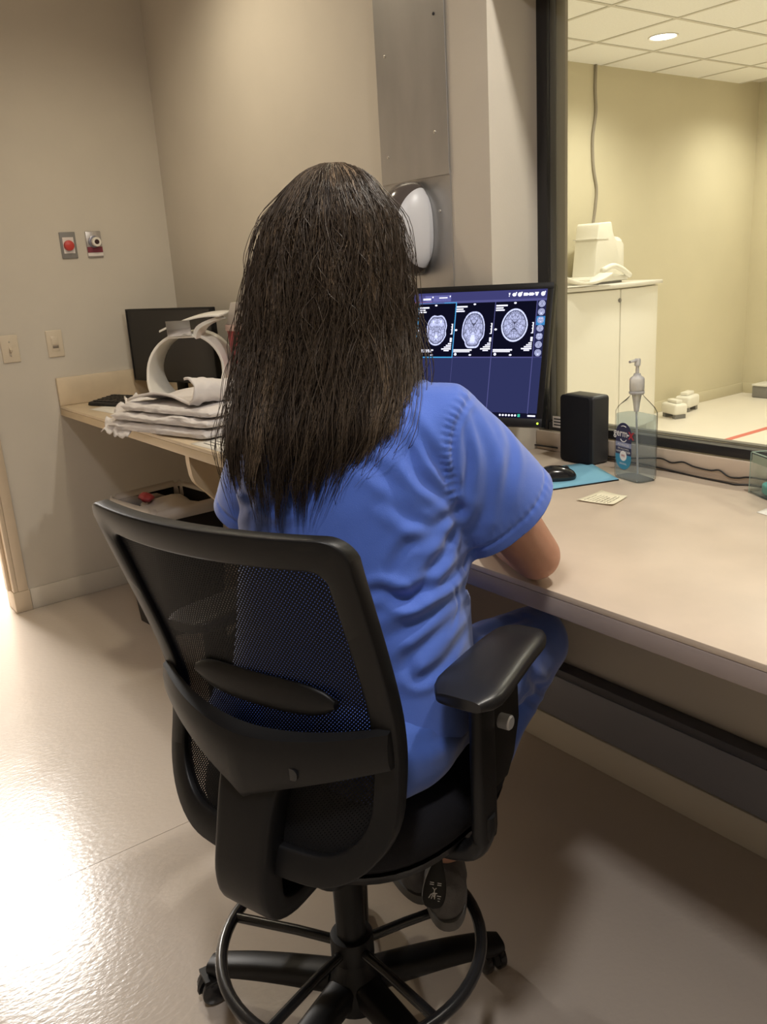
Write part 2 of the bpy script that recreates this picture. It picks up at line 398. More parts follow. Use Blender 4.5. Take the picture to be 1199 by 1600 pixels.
for lb, x_, y_, zt in (('round recessed downlight in the control room ceiling over the left counter', -2.95, 1.22, ZC), ('round recessed downlight in the control room ceiling over the long desk', -0.60, 1.53, ZC)):
    t = thing('recessed_downlight', lb, 'downlight', (x_, y_, zt))
    bm = bmesh.new(); lathe(bm, [(0.084, 0.0), (0.095, -0.006), (0.1, -0.004), (0.1, 0.0)], 28); obj('trim_ring', bm, M['white_pl'], t)
for lb, x_, y_, wx, wy, zt in (('long ceiling light panel in the corridor beyond the doorway', -5.4, 0.80, 0.60, 0.66, 2.62), ('small square ceiling light over the control room floor', -0.41, 0.10, 0.26, 0.26, ZC)):
    t = thing('ceiling_light', lb, 'ceiling light', (x_, y_, zt))
    bm = bmesh.new(); box(bm, -wx/2, wx/2, -wy/2, wy/2, -0.026, 0.0)
    obj('housing', bm, M['white_pl'], t, bevel=0.003)

# window between the rooms
win = struct(bpy.data.objects.new('window_1', None)); COL.objects.link(win); win.location = (XJ, YW, 0.93)
WT = 2.15-0.93
bm = bmesh.new(); box(bm, 0, 0.038, 0, 0.012, 0, WT); obj('frame_post', bm, M['frame_blk'], win, bevel=0.002)
obj('frame_post', bx(0.0, 0.040, 0.0125, 0.036, 0.028, WT), M['frame_gry'], win, bevel=0.002)
obj('frame_rail', bx(0.041, 3.195, 0, 0.03, 0, 0.025), M['frame_blk'], win, bevel=0.002)
obj('frame_rail', bx(0.046, 3.195, 0.0, 0.03, WT-0.03, WT), M['frame_blk'], win, bevel=0.002)
obj('frame_post', bx(3.15, 3.195, -0.001, 0.03, 0.0, WT), M['frame_blk'], win, bevel=0.002)
obj('glazing_stop', bx(0.041, 3.15, 0.045, 0.068, 0.0, 0.028), M['frame_lite'], win, bevel=0.002)
obj('glazing_stop', bx(0.0, 0.040, 0.0365, 0.075, 0.0, WT), M['frame_lite'], win, bevel=0.002)
obj('glass_pane', bx(0.0405, 3.149, 0.036, 0.042, 0.026, WT-0.031), M['glass'], win)

# ------------------------------------------------------------------ counters
ZD, ZL, YD, YL, XS = 0.870, 0.915, 1.058, 1.11, -2.20   # desk top, left counter top, front edges, step between them
dk = thing('worktop', 'long beige laminate desk with a dark edge running under the window', 'desk', (0, 0, 0))
bm = bmesh.new(); poly = [(XS, YD), (1.69, YD), (1.69, YB-0.003), (1.395, YB-0.003), (1.395, YW-0.002), (XJ+0.003, YW-0.002), (XJ+0.003, YB-0.003), (XS, YB-0.003)]
prism(bm, poly, ZD-0.012, ZD); obj('top', bm, M['desk'], dk, bevel=0.0015)
obj('front_edge', bx(XS, 1.69, YD, YD+0.03, ZD-0.047, ZD-0.0125), M['desk_edge'], dk, bevel=0.002)
bm = bmesh.new(); prism(bm, [(XS, YD+0.03), (1.69, YD+0.03), (1.69, YB-0.02), (XS, YB-0.02)], ZD-0.03, ZD-0.0125); obj('underside', bm, M['desk_edge'], dk)
obj('backsplash', bx(XJ+0.003, 1.39, YW-0.014, YW-0.0025, ZD+0.0005, ZD+0.058), M['desk'], dk, bevel=0.0015)
obj('support_panel', bx(-1.57, -1.53, YD+0.25, YB-0.012, 0.30, ZD-0.031), M['desk_edge'], dk, bevel=0.002)
rw = tag(obj('cable_raceway', bx(-1.78, 1.69, YB-0.05, YB-0.001, 0.135, 0.27), M['race'], bevel=0.006), 'dark grey cable raceway along the wall beneath the long desk', 'raceway')
bm = bx(-1.78, 1.69, YB-0.05, YB-0.001, 0.2705, 0.296); obj('lid', bm, mat('raceway_lid', (0.07, 0.07, 0.085), 0.5), rw, bevel=0.004)

lc = thing('counter', 'narrow tan laminate counter in the corner holding towels and a dark screen', 'counter', (0, 0, 0))
bm = bmesh.new(); box(bm, XA+0.001, XS-0.004, YL, YB-0.003, ZL-0.012, ZL); obj('top', bm, M['lam'], lc, bevel=0.0015)
obj('front_edge', bx(XA+0.001, XS-0.004, YL, YL+0.03, ZL-0.044, ZL-0.0125), M['lam_edge'], lc, bevel=0.002)
obj('underside', bx(XA+0.001, XS-0.004, YL+0.03, YB-0.003, ZL-0.03, ZL-0.0125), M['lam_edge'], lc)
obj('backsplash', bx(XA+0.001, XA+0.019, YL, YB-0.003, ZL+0.0005, ZL+0.125), M['lam'], lc, bevel=0.002)
obj('backsplash', bx(XA+0.0195, XS-0.004, YB-0.02, YB-0.003, ZL+0.0005, ZL+0.125), M['lam'], lc, bevel=0.002)
bm = bmesh.new()
prof = [(YL+0.012, ZL-0.0445)]+[tuple(p) for p in spline([(YL+0.012, 0.84), (YL+0.022, 0.78), (YL+0.06, 0.735), (1.25, 0.655), (1.42, 0.55), (1.60, 0.44), (YB-0.012, 0.37)], 18)]+[(YB-0.012, ZL-0.0445)]
A = [bm.verts.new((-2.655, y, z)) for y, z in prof]; B = [bm.verts.new((-2.625, y, z)) for y, z in prof]
bm.faces.new(A[::-1]); bm.faces.new(B)
for i in range(len(A)): j = (i+1) % len(A); bm.faces.new((A[i], A[j], B[j], B[i]))
obj('support_bracket', bm, M['lam_edge'], lc, smooth=50)

# ------------------------------------------------------------------ things on the walls
def plate(name, label, y, z, w_, h_, m, draw, thick=0.006):
    t = thing(name, label, 'switch' if 'switch' in name else 'button', (XA, y, z))
    bm = bmesh.new(); box(bm, 0.0005, thick, -w_/2, w_/2, -h_/2, h_/2); obj('cover_plate', bm, m, t, bevel=0.0025, seg=3)
    draw(t); return t
def d_rocker(t):
    bm = bmesh.new(); box(bm, 0.006, 0.0075, -0.0175, 0.0175, -0.034, 0.034); obj('rocker_frame', bm, M['ivory'], t, bevel=0.001)
    obj('sensor_window', bx(0.0075, 0.0095, -0.0145, 0.0145, -0.004, 0.026), M['ivory'], t, bevel=0.001)
    obj('slide', bx(0.0076, 0.0092, -0.013, 0.013, -0.020, -0.008), mat('slide_grey', (0.22, 0.18, 0.14), 0.5), t, bevel=0.001)
def d_toggle(t):
    obj('toggle_frame', bx(0.006, 0.0072, -0.006, 0.006, -0.013, 0.013), M['ivory'], t, bevel=0.0005)
    bm = bmesh.new(); box(bm, -0.002, 0.016, -0.0045, 0.0045, -0.005, 0.005, mtx=Matrix.Translation((0.0075, 0, -0.001)) @ Matrix.Rotation(math.radians(28), 4, 'Y')); obj('toggle', bm, M['ivory'], t, bevel=0.001)
    for z in (0.03, -0.03):
        bm = bmesh.new(); lathe(bm, [(0.0035, 0.0058), (0.003, 0.0072)], 10, (0, 0, z), 'x'); obj('screw', bm, M['screw'], t)
plate('light_switch', 'ivory toggle light switch at the left edge, nearest the doorway', 0.941, 1.188, 0.073, 0.117, M['ivory'], d_toggle)
plate('wall_switch', 'ivory rectangular sensor switch plate on the left wall above the counter end', 1.134, 1.192, 0.071, 0.117, M['ivory'], d_rocker)
M['red'] = mat('button_red', (0.55, 0.055, 0.045), 0.3, 0.5)
M['maroon'] = mat('maroon_label', (0.20, 0.025, 0.045), 0.5)
M['grey_pl'] = mat('grey_plate', (0.22, 0.21, 0.20), 0.4, 0.5)
M['label_w'] = mat('white_label', (0.75, 0.70, 0.66), 0.5)
M['dk_ink'] = mat('dark_ink', (0.02, 0.02, 0.025), 0.6)
def d_red(t):
    obj('label_strip', bx(0.006, 0.0066, -0.024, 0.024, -0.034, 0.034), M['label_w'], t)
    bm = bmesh.new(); lathe(bm, [(0.0225, 0.006), (0.0225, 0.014), (0.020, 0.021), (0.012, 0.024), (0.0, 0.0245)], 28, (0, 0, -0.001), 'x'); obj('push_button', bm, M['red'], t)
def d_estop(t):
    obj('maroon_band', bx(0.006, 0.0066, -0.0345, 0.0345, -0.034, -0.010), M['maroon'], t)
    obj('label_strip', bx(0.006, 0.0066, -0.0345, 0.0345, -0.049, -0.036), M['label_w'], t)
    bm = bmesh.new(); lathe(bm, [(0.026, 0.006), (0.026, 0.010), (0.023, 0.012), (0.018, 0.012)], 28, (0, 0.0, 0.012), 'x'); obj('guard_ring', bm, mat('ring_grey', (0.25, 0.25, 0.30), 0.3, metal=0.5), t)
    bm = bmesh.new(); lathe(bm, [(0.019, 0.010), (0.021, 0.030), (0.019, 0.034), (0.011, 0.034), (0.0105, 0.031)], 28, (0, 0.004, 0.010), 'x'); o = obj('push_button', bm, M['white_pl'], t)
    bm = bmesh.new(); lathe(bm, [(0.0108, 0.030), (0.0105, 0.0335), (0.0, 0.0338)], 20, (0, 0.004, 0.010), 'x'); obj('button_center', bm, mat('button_dark', (0.03, 0.008, 0.008), 0.4), o)
    bm = bmesh.new()
    lathe(bm, [(0.003, 0.0058), (0.0025, 0.007)], 8, (0, 0, 0.050), 'x')
    obj('screw', bm, M['screw'], t)
plate('emergency_button', 'red round push button on a grey wall plate above the left counter', 1.261, 1.608, 0.070, 0.112, M['grey_pl'], d_red)
plate('emergency_stop', 'silver wall plate with pale ringed button and maroon label near the corner', 1.376, 1.608, 0.070, 0.113, mat('silver_plate', (0.45, 0.42, 0.40), 0.3, metal=0.6), d_estop)

# sheet metal strip up the back wall, upper sheet lapping over the lower one
ms = thing('metal_panel', 'tall grey sheet metal strip screwed to the back wall', 'panel', (-2.115, YB, 0))
obj('sheet', bx(-0.16, 0.16, -0.0042, -0.0012, ZL+0.135, 1.69), M['steel'], ms)
obj('sheet', bx(-0.158, 0.16, -0.0072, -0.0043, 1.682, ZC-0.002), M['steel'], ms)
for x, z, d in ((-0.112, 2.04, 0.0072), (0.118, 2.10, 0.0072), (-0.12, 1.76, 0.0072), (0.105, 1.80, 0.0072), (0.11, 1.585, 0.0042), (-0.11, 1.50, 0.0042), (0.02, 1.36, 0.0042)):
    bm = bmesh.new(); lathe(bm, [(0.0045, d), (0.0042, d+0.002), (0.0022, d+0.0032), (0, d+0.0033)], 10, (x, 0, z), 'y'); o = obj('screw', bm, M['screw'] if not (x == 0.118) else M['dk_ink'], ms)

# wall dispenser: an oval dome with a smoked centre strip
M['smoke'] = mat('smoked_plastic', (0.075, 0.062, 0.058), 0.16, 0.6)
M['disp_w'] = mat('dispenser_white', (0.60, 0.60, 0.62), 0.35, 0.5)
dp = thing('hand_dispenser', 'oval white and smoked-grey dispenser mounted on the metal strip', 'dispenser', (-2.11, YB-0.0045, 1.54))
DW, DH, DD = 0.088, 0.137, 0.118
def ub(v): return min(1.45, 0.50+0.52*(v/1.15)**2)                   # edge between the smoked front and the white sides
def dome(part, scale=1.0):
    bm = bmesh.new(); nu, nv = 14, 40; rows = []
    for i in range(nu+1):
        row = []
        for j in range(nv+1):
            v = -math.pi/2+math.pi*j/nv; b_ = ub(v); t = i/nu
            u = -b_+2*b_*t if part == 0 else (part*(b_+(1.45-b_)*t))
            rz = math.cos(u); x = DW*math.sin(u)*scale
            row.append(bm.verts.new((x*(0.55+0.45*abs(math.cos(v))**0.6), -0.012-DD*scale*rz*max(math.cos(v), 0.0)**0.75, DH*scale*math.sin(v)*(0.62+0.38*rz**0.5 if rz > 0 else 0.62))))
        rows.append(row)
    for i in range(nu):
        for j in range(nv): bm.faces.new((rows[i][j], rows[i][j+1], rows[i+1][j+1], rows[i+1][j]))
    bmesh.ops.remove_doubles(bm, verts=bm.verts[:], dist=1e-5)
    return bm
bm = bmesh.new(); prism(bm, superell(0.075, 0.115, 2.6, 36), 0, 0.03, mtx=Matrix.Rotation(math.radians(90), 4, 'X')); obj('back_plate', bm, M['disp_w'], dp, bevel=0.003)
o = obj('side_cover', dome(1), M['disp_w'], dp, smooth=60); o = obj('side_cover', dome(-1), M['disp_w'], dp, smooth=60)
obj('center_strip', dome(0), M['smoke'], dp, smooth=60)
bm = bmesh.new(); prism(bm, rrect(0.034, 0.018, 0.005), 0, 0.008); mt = Matrix.Translation((0, -0.076, 0.103)) @ Matrix.Rotation(math.radians(52), 4, 'X'); bmesh.ops.transform(bm, matrix=mt, verts=bm.verts[:])
o = obj('level_window', bm, M['black_gloss'], dp, bevel=0.001)
bm = bmesh.new(); prism(bm, rrect(0.022, 0.009, 0.002), 0.0081, 0.0090); bmesh.ops.transform(bm, matrix=mt, verts=bm.verts[:]); obj('level_strip', bm, mat('level_grey', (0.35, 0.33, 0.30), 0.4), o)
bm = bmesh.new(); lathe(bm, [(0.009, 0.0), (0.009, 0.010), (0.006, 0.012), (0, 0.012)], 14, (0, 0, 0), 'y'); bmesh.ops.translate(bm, vec=(0, -0.082, -0.098), verts=bm.verts[:]); obj('nozzle', bm, M['screw'], dp)

# sharps container on the back wall
M['sharps_w'] = mat('sharps_clear', (0.70, 0.64, 0.60), 0.35, 0.5, Transmission_Weight=0.35)
M['sharps_r'] = mat('sharps_red', (0.42, 0.05, 0.06), 0.35, 0.5)
sh = thing('sharps_container', 'red sharps container with a cloudy white lid behind the coil and hair', 'container', (-3.07, YB-0.085, 0))
def boxy(z0, z1, a0, b0, a1, b1, m, name, r=0.02):
    bm = bmesh.new(); loft(bm, [[(x, y, z0) for x, y in rrect(a0, b0, r)], [(x, y, z1) for x, y in rrect(a1, b1, r)]]); return obj(name, bm, m, sh, bevel=0.002)
boxy(1.05, 1.225, 0.20, 0.12, 0.225, 0.135, M['sharps_r'], 'bin')
boxy(1.2255, 1.25, 0.235, 0.145, 0.235, 0.145, mat('sharps_rim', (0.70, 0.52, 0.48), 0.4), 'rim')
boxy(1.2505, 1.335, 0.225, 0.135, 0.185, 0.10, M['sharps_w'], 'lid')
bm = bmesh.new(); box(bm, -0.09, 0.09, 0.068, 0.084, 1.043, 1.22); box(bm, -0.095, 0.095, -0.06, 0.084, 1.043, 1.0495); obj('wall_bracket', bm, M['white_pl'], sh, bevel=0.002)

# ------------------------------------------------------------------ left counter things
def screen_box(t, w_, h_, d_, bez, mcase, mscreen, chin=0.0):
    """local: x right, y depth (front at 0, back +), z up; origin lower left corner of the bezel"""
    bm = bmesh.new(); box(bm, 0, w_, 0.004, d_, 0, h_); box(bm, w_*0.2, w_*0.8, d_, d_+0.025, h_*0.2, h_*0.85); obj('case', bm, mcase, t, bevel=0.004)
    bm = bmesh.new()
    box(bm, 0, w_, -0.002, 0.004, h_-bez, h_); box(bm, 0, w_, -0.002, 0.004, 0, bez+chin); box(bm, 0, bez, -0.002, 0.004, bez+chin, h_-bez); box(bm, w_-bez, w_, -0.002, 0.004, bez+chin, h_-bez)
    obj('bezel', bm, M['black'], t, bevel=0.0008)
    return obj('screen', bx(bez, w_-bez, 0.0005, 0.004, bez+chin, h_-bez), mscreen, t)
M['offscreen'] = mat('screen_off', (0.012, 0.011, 0.011), 0.35, 0.5)
ml = thing('monitor', 'switched-off black monitor standing on the left counter in the corner', 'monitor')
th = math.radians(14)
ml.matrix_world = basis((math.cos(th), math.sin(th), 0), loc=(-3.93, 1.46, 0.992))
screen_box(ml, 0.60, 0.325, 0.03, 0.008, M['black'], M['offscreen'])
bm = bmesh.new(); box(bm, 0.24, 0.30, 0.056, 0.075, -0.072, 0.16); prism(bm, rrect(0.22, 0.15, 0.02, cx=0.27, cy=0.03), -0.0765, -0.068); obj('stand', bm, M['black'], ml, bevel=0.002)

# white head coil: hoop, shoulder plates, swept visor and mirror
M['coil'] = mat('coil_white', (0.86, 0.84, 0.79), 0.32, 0.5)
hc = thing('head_coil', 'white arched head coil with swept visor behind folded towels', 'medical coil')
hm = basis((0.72, 0.69, 0), loc=(-3.305, 1.475, ZL)); hc.matrix_world = hm   # local x: across the hoop as seen from the desk, y: away
bm = bmesh.new(); outr, inr = [], []
for k in range(29):
    a = math.radians(-52+284*k/28); ca, sa = math.cos(a), math.sin(a)
    wd = 0.052*(1.0 if abs(k-14) > 6 else 0.85)
    outr.append((0.182*ca, sa)); 
rings = []
for k in range(33):
    a = math.radians(-44+268*k/32); ca, sa = math.cos(a), math.sin(a)
    rx, rz, tk = 0.168, 0.158, 0.012
    dep = 0.075+0.05*max(0, -sa)
    ring = []
    for (rr_, dy) in ((0, -dep), (tk, -dep), (tk, dep), (0, dep)):
        ring.append(((rx-rr_)*ca, dy+0.03*sa, 0.158+(rz-rr_)*sa))
    rings.append(ring)
loft(bm, rings); obj('hoop', bm, M['coil'], hc, smooth=50, bevel=0.003)
bm = bmesh.new(); prism(bm, rrect(0.24, 0.19, 0.04), 0.001, 0.022); prism(bm, rrect(0.20, 0.16, 0.04), 0.022, 0.05); obj('base', bm, M['coil'], hc, bevel=0.006)
bm = bmesh.new(); rings = []
for k in range(13):
    u = k/12; x = -0.075+0.26*u; z = 0.348+0.030*math.sin(u*2.0)-0.022*(1-u)**2; hw = 0.05+0.03*u
    rings.append([(x, -0.09-hw*0.4, z-0.004), (x, -0.09+hw*1.6, z+0.006), (x, -0.09+hw*1.6, z+0.013), (x, -0.09-hw*0.4, z+0.004)])
loft(bm, rings); obj('visor', bm, M['coil'], hc, smooth=40, bevel=0.002)
bm = bmesh.new(); rings = []
for k in range(9):
    u = k/8; x = 0.06+0.10*u-0.02*math.sin(u*3.1); z = 0.300+0.070*u**0.6
    rings.append([(x, -0.10, z), (x, 0.0, z), (x+0.012, 0.0, z-0.01), (x+0.012, -0.10, z-0.01)])
loft(bm, rings); rings = []
for k in range(7):
    u = k/6; x = -0.01-0.025*math.sin(u*1.5); z = 0.300+0.05*u
    rings.append([(x, -0.10, z), (x, -0.02, z), (x+0.01, -0.02, z), (x+0.01, -0.10, z)])
loft(bm, rings); obj('visor_arm', bm, M['coil'], hc, smooth=50)
obj('mirror_cradle', bx(-0.045, 0.065, -0.105, -0.03, 0.296, 0.312), M['coil'], hc, bevel=0.004)
M['mirror'] = mat('mirror', (0.62, 0.64, 0.68), 0.12, metal=1.0)
bm = bmesh.new(); box(bm, -0.05, 0.05, -0.002, 0.002, -0.030, 0.030, mtx=Matrix.Translation((0.01, -0.113, 0.335)) @ Matrix.Rotation(math.radians(6), 4, 'X')); obj('mirror', bm, M['mirror'], hc, bevel=0.001)

# folded towels
def cloth_slab(w_, d_, h_, seed, drape=0.0, roll=0.0, amp=0.006, nx=56, ny=36):
    rnd = random.Random(seed); bm = bmesh.new(); rings = []
    off = Vector((rnd.uniform(0, 50), rnd.uniform(0, 50), 0))
    for i in range(nx+1):
        u = i/nx; x = (u-0.5)*w_; ring = []
        endf = min(1.0, (min(u, 1-u)*9)**0.5+0.25)
        for j in range(ny):
            a = 2*math.pi*j/ny; c, s = math.cos(a), math.sin(a)
            y = d_/2*math.copysign(abs(c)**0.35, c); z = h_/2*math.copysign(abs(s)**0.6, s)*endf
            nv = noise.noise(Vector((x*16, y*13, z*30))+off); n2 = noise.noise(Vector((x*45, y*40, z*60))+off)
            lay = 0.004*math.sin(z/h_*math.pi*5+3*nv)
            y2 = y+lay*(1 if c > 0 else -1)*min(1, abs(c)*2)+amp*0.8*nv
            z2 = h_/2+z+amp*(nv*1.5+0.6*n2)*(1 if s > -0.3 else 0.2)
            edge = max(0.0, -y/d_*2-0.55)
            z2 -= drape*edge**1.5*(0.6+0.4*u)
            ring.append((x+0.004*n2, y2, max(z2, 0.0) if drape == 0 else z2))
        rings.append(ring)
    loft(bm, rings); return bm
tw = thing('towel_stack', 'stack of white towels folded on the left counter front edge', 'towels')
tw.matrix_world = basis((0.97, 0.25, 0), loc=(-2.875, 1.235, ZL+0.001))
o = link('towel', bpy.data.meshes.new('towel'), tw)
for k, (w_, d_, h_, z, dx, dy, dr) in enumerate(((0.56, 0.27, 0.034, 0.0, 0, -0.005, 0.0), (0.55, 0.265, 0.032, 0.036, 0.005, 0.0, 0.0), (0.50, 0.25, 0.030, 0.069, 0.025, 0.012, 0.0))):
    bm = cloth_slab(w_, d_, h_, 5+k, dr); bmesh.ops.translate(bm, vec=(dx, dy, z), verts=bm.verts[:])
    if k == 0:
        me = bpy.data.meshes.new('towel'); bmesh.ops.recalc_face_normals(bm, faces=bm.faces[:]); bm.to_mesh(me); bm.free(); o.data = me; me.materials.append(M['white_cl']); me.polygons.foreach_set('use_smooth', [True]*len(me.polygons))
    else: obj('towel', bm, M['white_cl'], tw, smooth=180)
# frilled open end hanging over the edge, at the left of the stack
bm = bmesh.new(); rings = []
for i in range(34):
    u = i/33; x = -0.31+0.16*u; ring = []
    for j in range(26):
        v = j/25; fr_ = 0.016*math.sin(v*34+3.2*math.sin(u*7))*(1-u*0.75)+0.008*noise.noise(Vector((u*9, v*12, 2)))
        y = -0.155+0.235*v*(0.7+0.3*u)+0.3*fr_; z = 0.105-0.088*(1-v)**1.4*(1-0.25*u)+fr_*0.7-0.055*(1-v)**3*(0.4+0.6*u)
        ring.append((x+0.018*math.sin(v*21+u*5)*(1-u), y, max(z, 0.004) if y > -0.125 else z))
    rings.append(ring)
loft(bm, rings, False, False, closed=False); o = obj('frilled_hem', bm, M['white_cl'], tw, smooth=180); with_mods(o, solid=0.004)
# rolled loose fold on top
bm = bmesh.new(); rings = []
for i in range(30):
    u = i/29; ring = []
    for j in range(30):
        v = j/29; ang = 4.3*v**1.3
        r_ = 0.040-0.012*v
        if v < 0.45: px_, pz_ = -0.20+0.36*v/0.45, 0.016*math.sin(v/0.45*3.1)+0.010*math.sin(u*6+v*9)
        else:
            t_ = (v-0.45)/0.55; px_, pz_ = 0.16+0.040*math.sin(t_*3.6), 0.036-0.036*math.cos(t_*3.6)
            if t_ > .6: px_ -= 0.05*(t_-.6)
        ring.append((px_+0.02*u, -0.095+0.18*u+0.012*math.sin(v*8), 0.103+pz_+0.026*(1-u)*v+0.006*noise.noise(Vector((u*7, v*8, 5)))))
    rings.append(ring)
loft(bm, rings, False, False, closed=False); o = obj('loose_towel', bm, M['white_cl'], tw, smooth=180); with_mods(o, solid=0.008)

def sheet(name, corners, m, label, cat, z, thick=0.0006, curl=0.0):
    c = [np.array([p[0], p[1]]) for p in corners]; bm = bmesh.new(); g = []
    for i in range(7):
        row = []
        for j in range(7):
            u, v = i/6, j/6
            p = (1-u)*(1-v)*c[0]+u*(1-v)*c[1]+u*v*c[2]+(1-u)*v*c[3]
            row.append(bm.verts.new((p[0], p[1], z+curl*((2*u-1)**4+(2*v-1)**4)/2)))
        g.append(row)
    for i in range(6):
        for j in range(6): bm.faces.new((g[i][j], g[i+1][j], g[i+1][j+1], g[i][j+1]))
    bmesh.ops.recalc_face_normals(bm, faces=bm.faces[:])
    for f in bm.faces:
        if f.normal.z < 0: f.normal_flip()
    o = obj(name, bm, m, None, 180, recalc=False); with_mods(o, solid=thick, off=1)
    if label: tag(o, label, cat)
    return o
sheet('paper_sheet', [(-3.72, 1.16), (-3.50, 1.185), (-3.58, 1.40), (-3.83, 1.36)], M['paper'], 'white paper sheet lying at the left end of the counter', 'paper', ZL+0.0005)
pp = sheet('document', [(-2.59, 1.118), (-2.37, 1.125), (-2.42, 1.38), (-2.66, 1.36)], M['paper'], 'white printed sheet on the counter beside the seated person', 'paper', ZL+0.0005)
bm = bmesh.new()
for k in range(6): box(bm, -2.56, -2.56+0.09+0.02*(k % 3), 1.15+0.022*k, 1.155+0.022*k, ZL+0.0012, ZL+0.0014)
obj('printed_lines', bm, M['dk_ink'], pp)
kb = thing('keyboard', 'black keyboard on the counter under the dark monitor', 'keyboard'); kb.matrix_world = basis((0.93, 0.36, 0), loc=(-3.69, 1.335, ZL+0.0005))
bm = bmesh.new(); loft(bm, [[(x, y, 0.002) for x, y in rrect(0.40, 0.15, 0.014)], [(x, y, 0.014+0.10*(y+0.075)*0.9) for x, y in rrect(0.395, 0.145, 0.014)]]); obj('body', bm, M['black'], kb, bevel=0.002)
bm = bmesh.new()
for i in range(14):
    for j in range(5):
        x, y = -0.182+i*0.0265, -0.052+j*0.0255; z = 0.014+0.09*(y+0.075); box(bm, x, x+0.021, y, y+0.019, z, z+0.005)
o = obj('key', bm, M['black_soft'], kb); o['kind'] = 'stuff'

# bin under the counter, with a white liner and waste
tb = thing('waste_bin', 'black waste bin with a white liner under the left counter', 'bin', (-3.345, 1.31, 0), math.radians(6))
bm = bmesh.new(); loft(bm, [[(x, y, 0.002) for x, y in rrect(0.30, 0.27, 0.03)], [(x, y, 0.545) for x, y in rrect(0.38, 0.34, 0.035)], [(x, y, 0.545) for x, y in rrect(0.365, 0.325, 0.03)], [(x, y, 0.03) for x, y in rrect(0.285, 0.255, 0.025)]]); obj('body', bm, M['black'], tb, smooth=40)
M['liner'] = mat('bin_liner', (0.62, 0.58, 0.54), 0.4, 0.4)
bm = bmesh.new(); rings = []
for q, (sc_, z) in enumerate(((1.03, 0.505), (1.04, 0.545), (1.0, 0.566), (0.95, 0.55), (0.92, 0.50))):
    rings.append([(x*sc_*(1+0.012*math.sin(i*2.3+q)), y*sc_*(1+0.012*math.cos(i*1.9)), z+0.008*math.sin(i*1.7+q*2)) for i, (x, y) in enumerate(rrect(0.385, 0.345, 0.035, 6))])
loft(bm, rings, False, False); o = obj('liner', bm, M['liner'], tb, smooth=180); with_mods(o, solid=0.002)
bm = bmesh.new(); ellipsoid(bm, (-0.03, 0.02, 0.50), (0.13, 0.12, 0.045)); 
for v in bm.verts: v.co += 0.02*noise.noise_vector(v.co*14)
obj('waste', bm, M['liner'], tb, smooth=180)
bm = bmesh.new(); ellipsoid(bm, (0, 0, 0), (0.045, 0.03, 0.018), u=14, v=8)
for v in bm.verts: v.co += 0.008*noise.noise_vector(v.co*40)
o = obj('red_wrapper', bm, M['sharps_r'], None, smooth=180); o.location = (-3.40, 1.24, 0.560); tag(o, 'crumpled red wrapper on top of the bin liner', 'wrapper')

# ------------------------------------------------------------------ main monitor with the scan viewer on it
SCR = 0.62
mm = thing('monitor', 'lit black monitor showing brain scans on the desk by the window', 'monitor')
br_ = O+ray(847, 668)*2.30; tr_ = O+ray(851, 442)*2.30
th = math.radians(23); xv = Vector((math.cos(th), math.sin(th), 0)); upv = Vector(tr_-br_); MH = upv.length
upv = (upv-xv*upv.dot(xv)).normalized(); yv = upv.cross(xv); MW = 0.60
mt = Matrix((xv, yv, upv)).transposed().to_4x4(); mt.translation = Vector(br_)-xv*MW
mm.matrix_world = mt
BZ, CHN = 0.017, 0.006
scr = screen_box(mm, MW, MH, 0.035, BZ, M['black'], emit('screen_navy', srgb(38, 40, 74), SCR), CHN)
SX1, SZ1 = MW-BZ, MH-BZ
def q(bm, L0, L1, D0, D1, lift=0.0003, mt=None):
    """rectangle on the screen: L metres leftwards from the right edge, D metres down from the top (mm in)"""
    box(bm, SX1-L1/1000, SX1-L0/1000, -lift, 0.0004, SZ1-D1/1000, SZ1-D0/1000)
SW_, SH_ = (MW-2*BZ)*1000, (MH-2*BZ-CHN)*1000
def scr_part(name, rects, colr, s=SCR, lift=0.0003, parent=scr):
    bm = bmesh.new()
    for r_ in rects: q(bm, *r_, lift=lift)
    return obj(name, bm, emit(name+'_glow', colr, s), parent)
scr_part('header_bar', [(0, SW_, 0, 25)], srgb(62, 62, 112))
scr_part('lower_panes', [(28, 148, 188, SH_-14), (150, 268, 188, SH_-14), (270, 389, 188, SH_-14), (391, 508, 188, SH_-14), (0, 26, 185, SH_-14)], srgb(46, 50, 90))
scr_part('scan_panes', [(28, 148, 32, 184), (150, 268, 32, 184), (271, 389, 32, 184), (391, 508, 32, 184), (510, SW_, 30, SH_-14)], srgb(13, 13, 30))
scr_part('divider_lines', [(0, 389, 25, 31), (0, 268, 184, 187), (148, 150, 31, SH_-12), (268, 269, 31, SH_-12), (26, 28, 31, SH_-12)], srgb(84, 84, 138))
scr_part('window_tabs', [(288, 346, 7, 25), (348, 404, 7, 25)], srgb(112, 112, 178))
scr_part('tab_underline', [(348, 404, 25, 27)], srgb(190, 110, 130))
scr_part('active_outline', [(269, 391, 28, 31), (269, 391, 184, 187), (268.5, 272, 28, 187), (388, 391, 28, 187)], srgb(70, 160, 215), SCR*1.1)
scr_part('task_bar', [(0, SW_, SH_-14, SH_)], srgb(20, 20, 40))
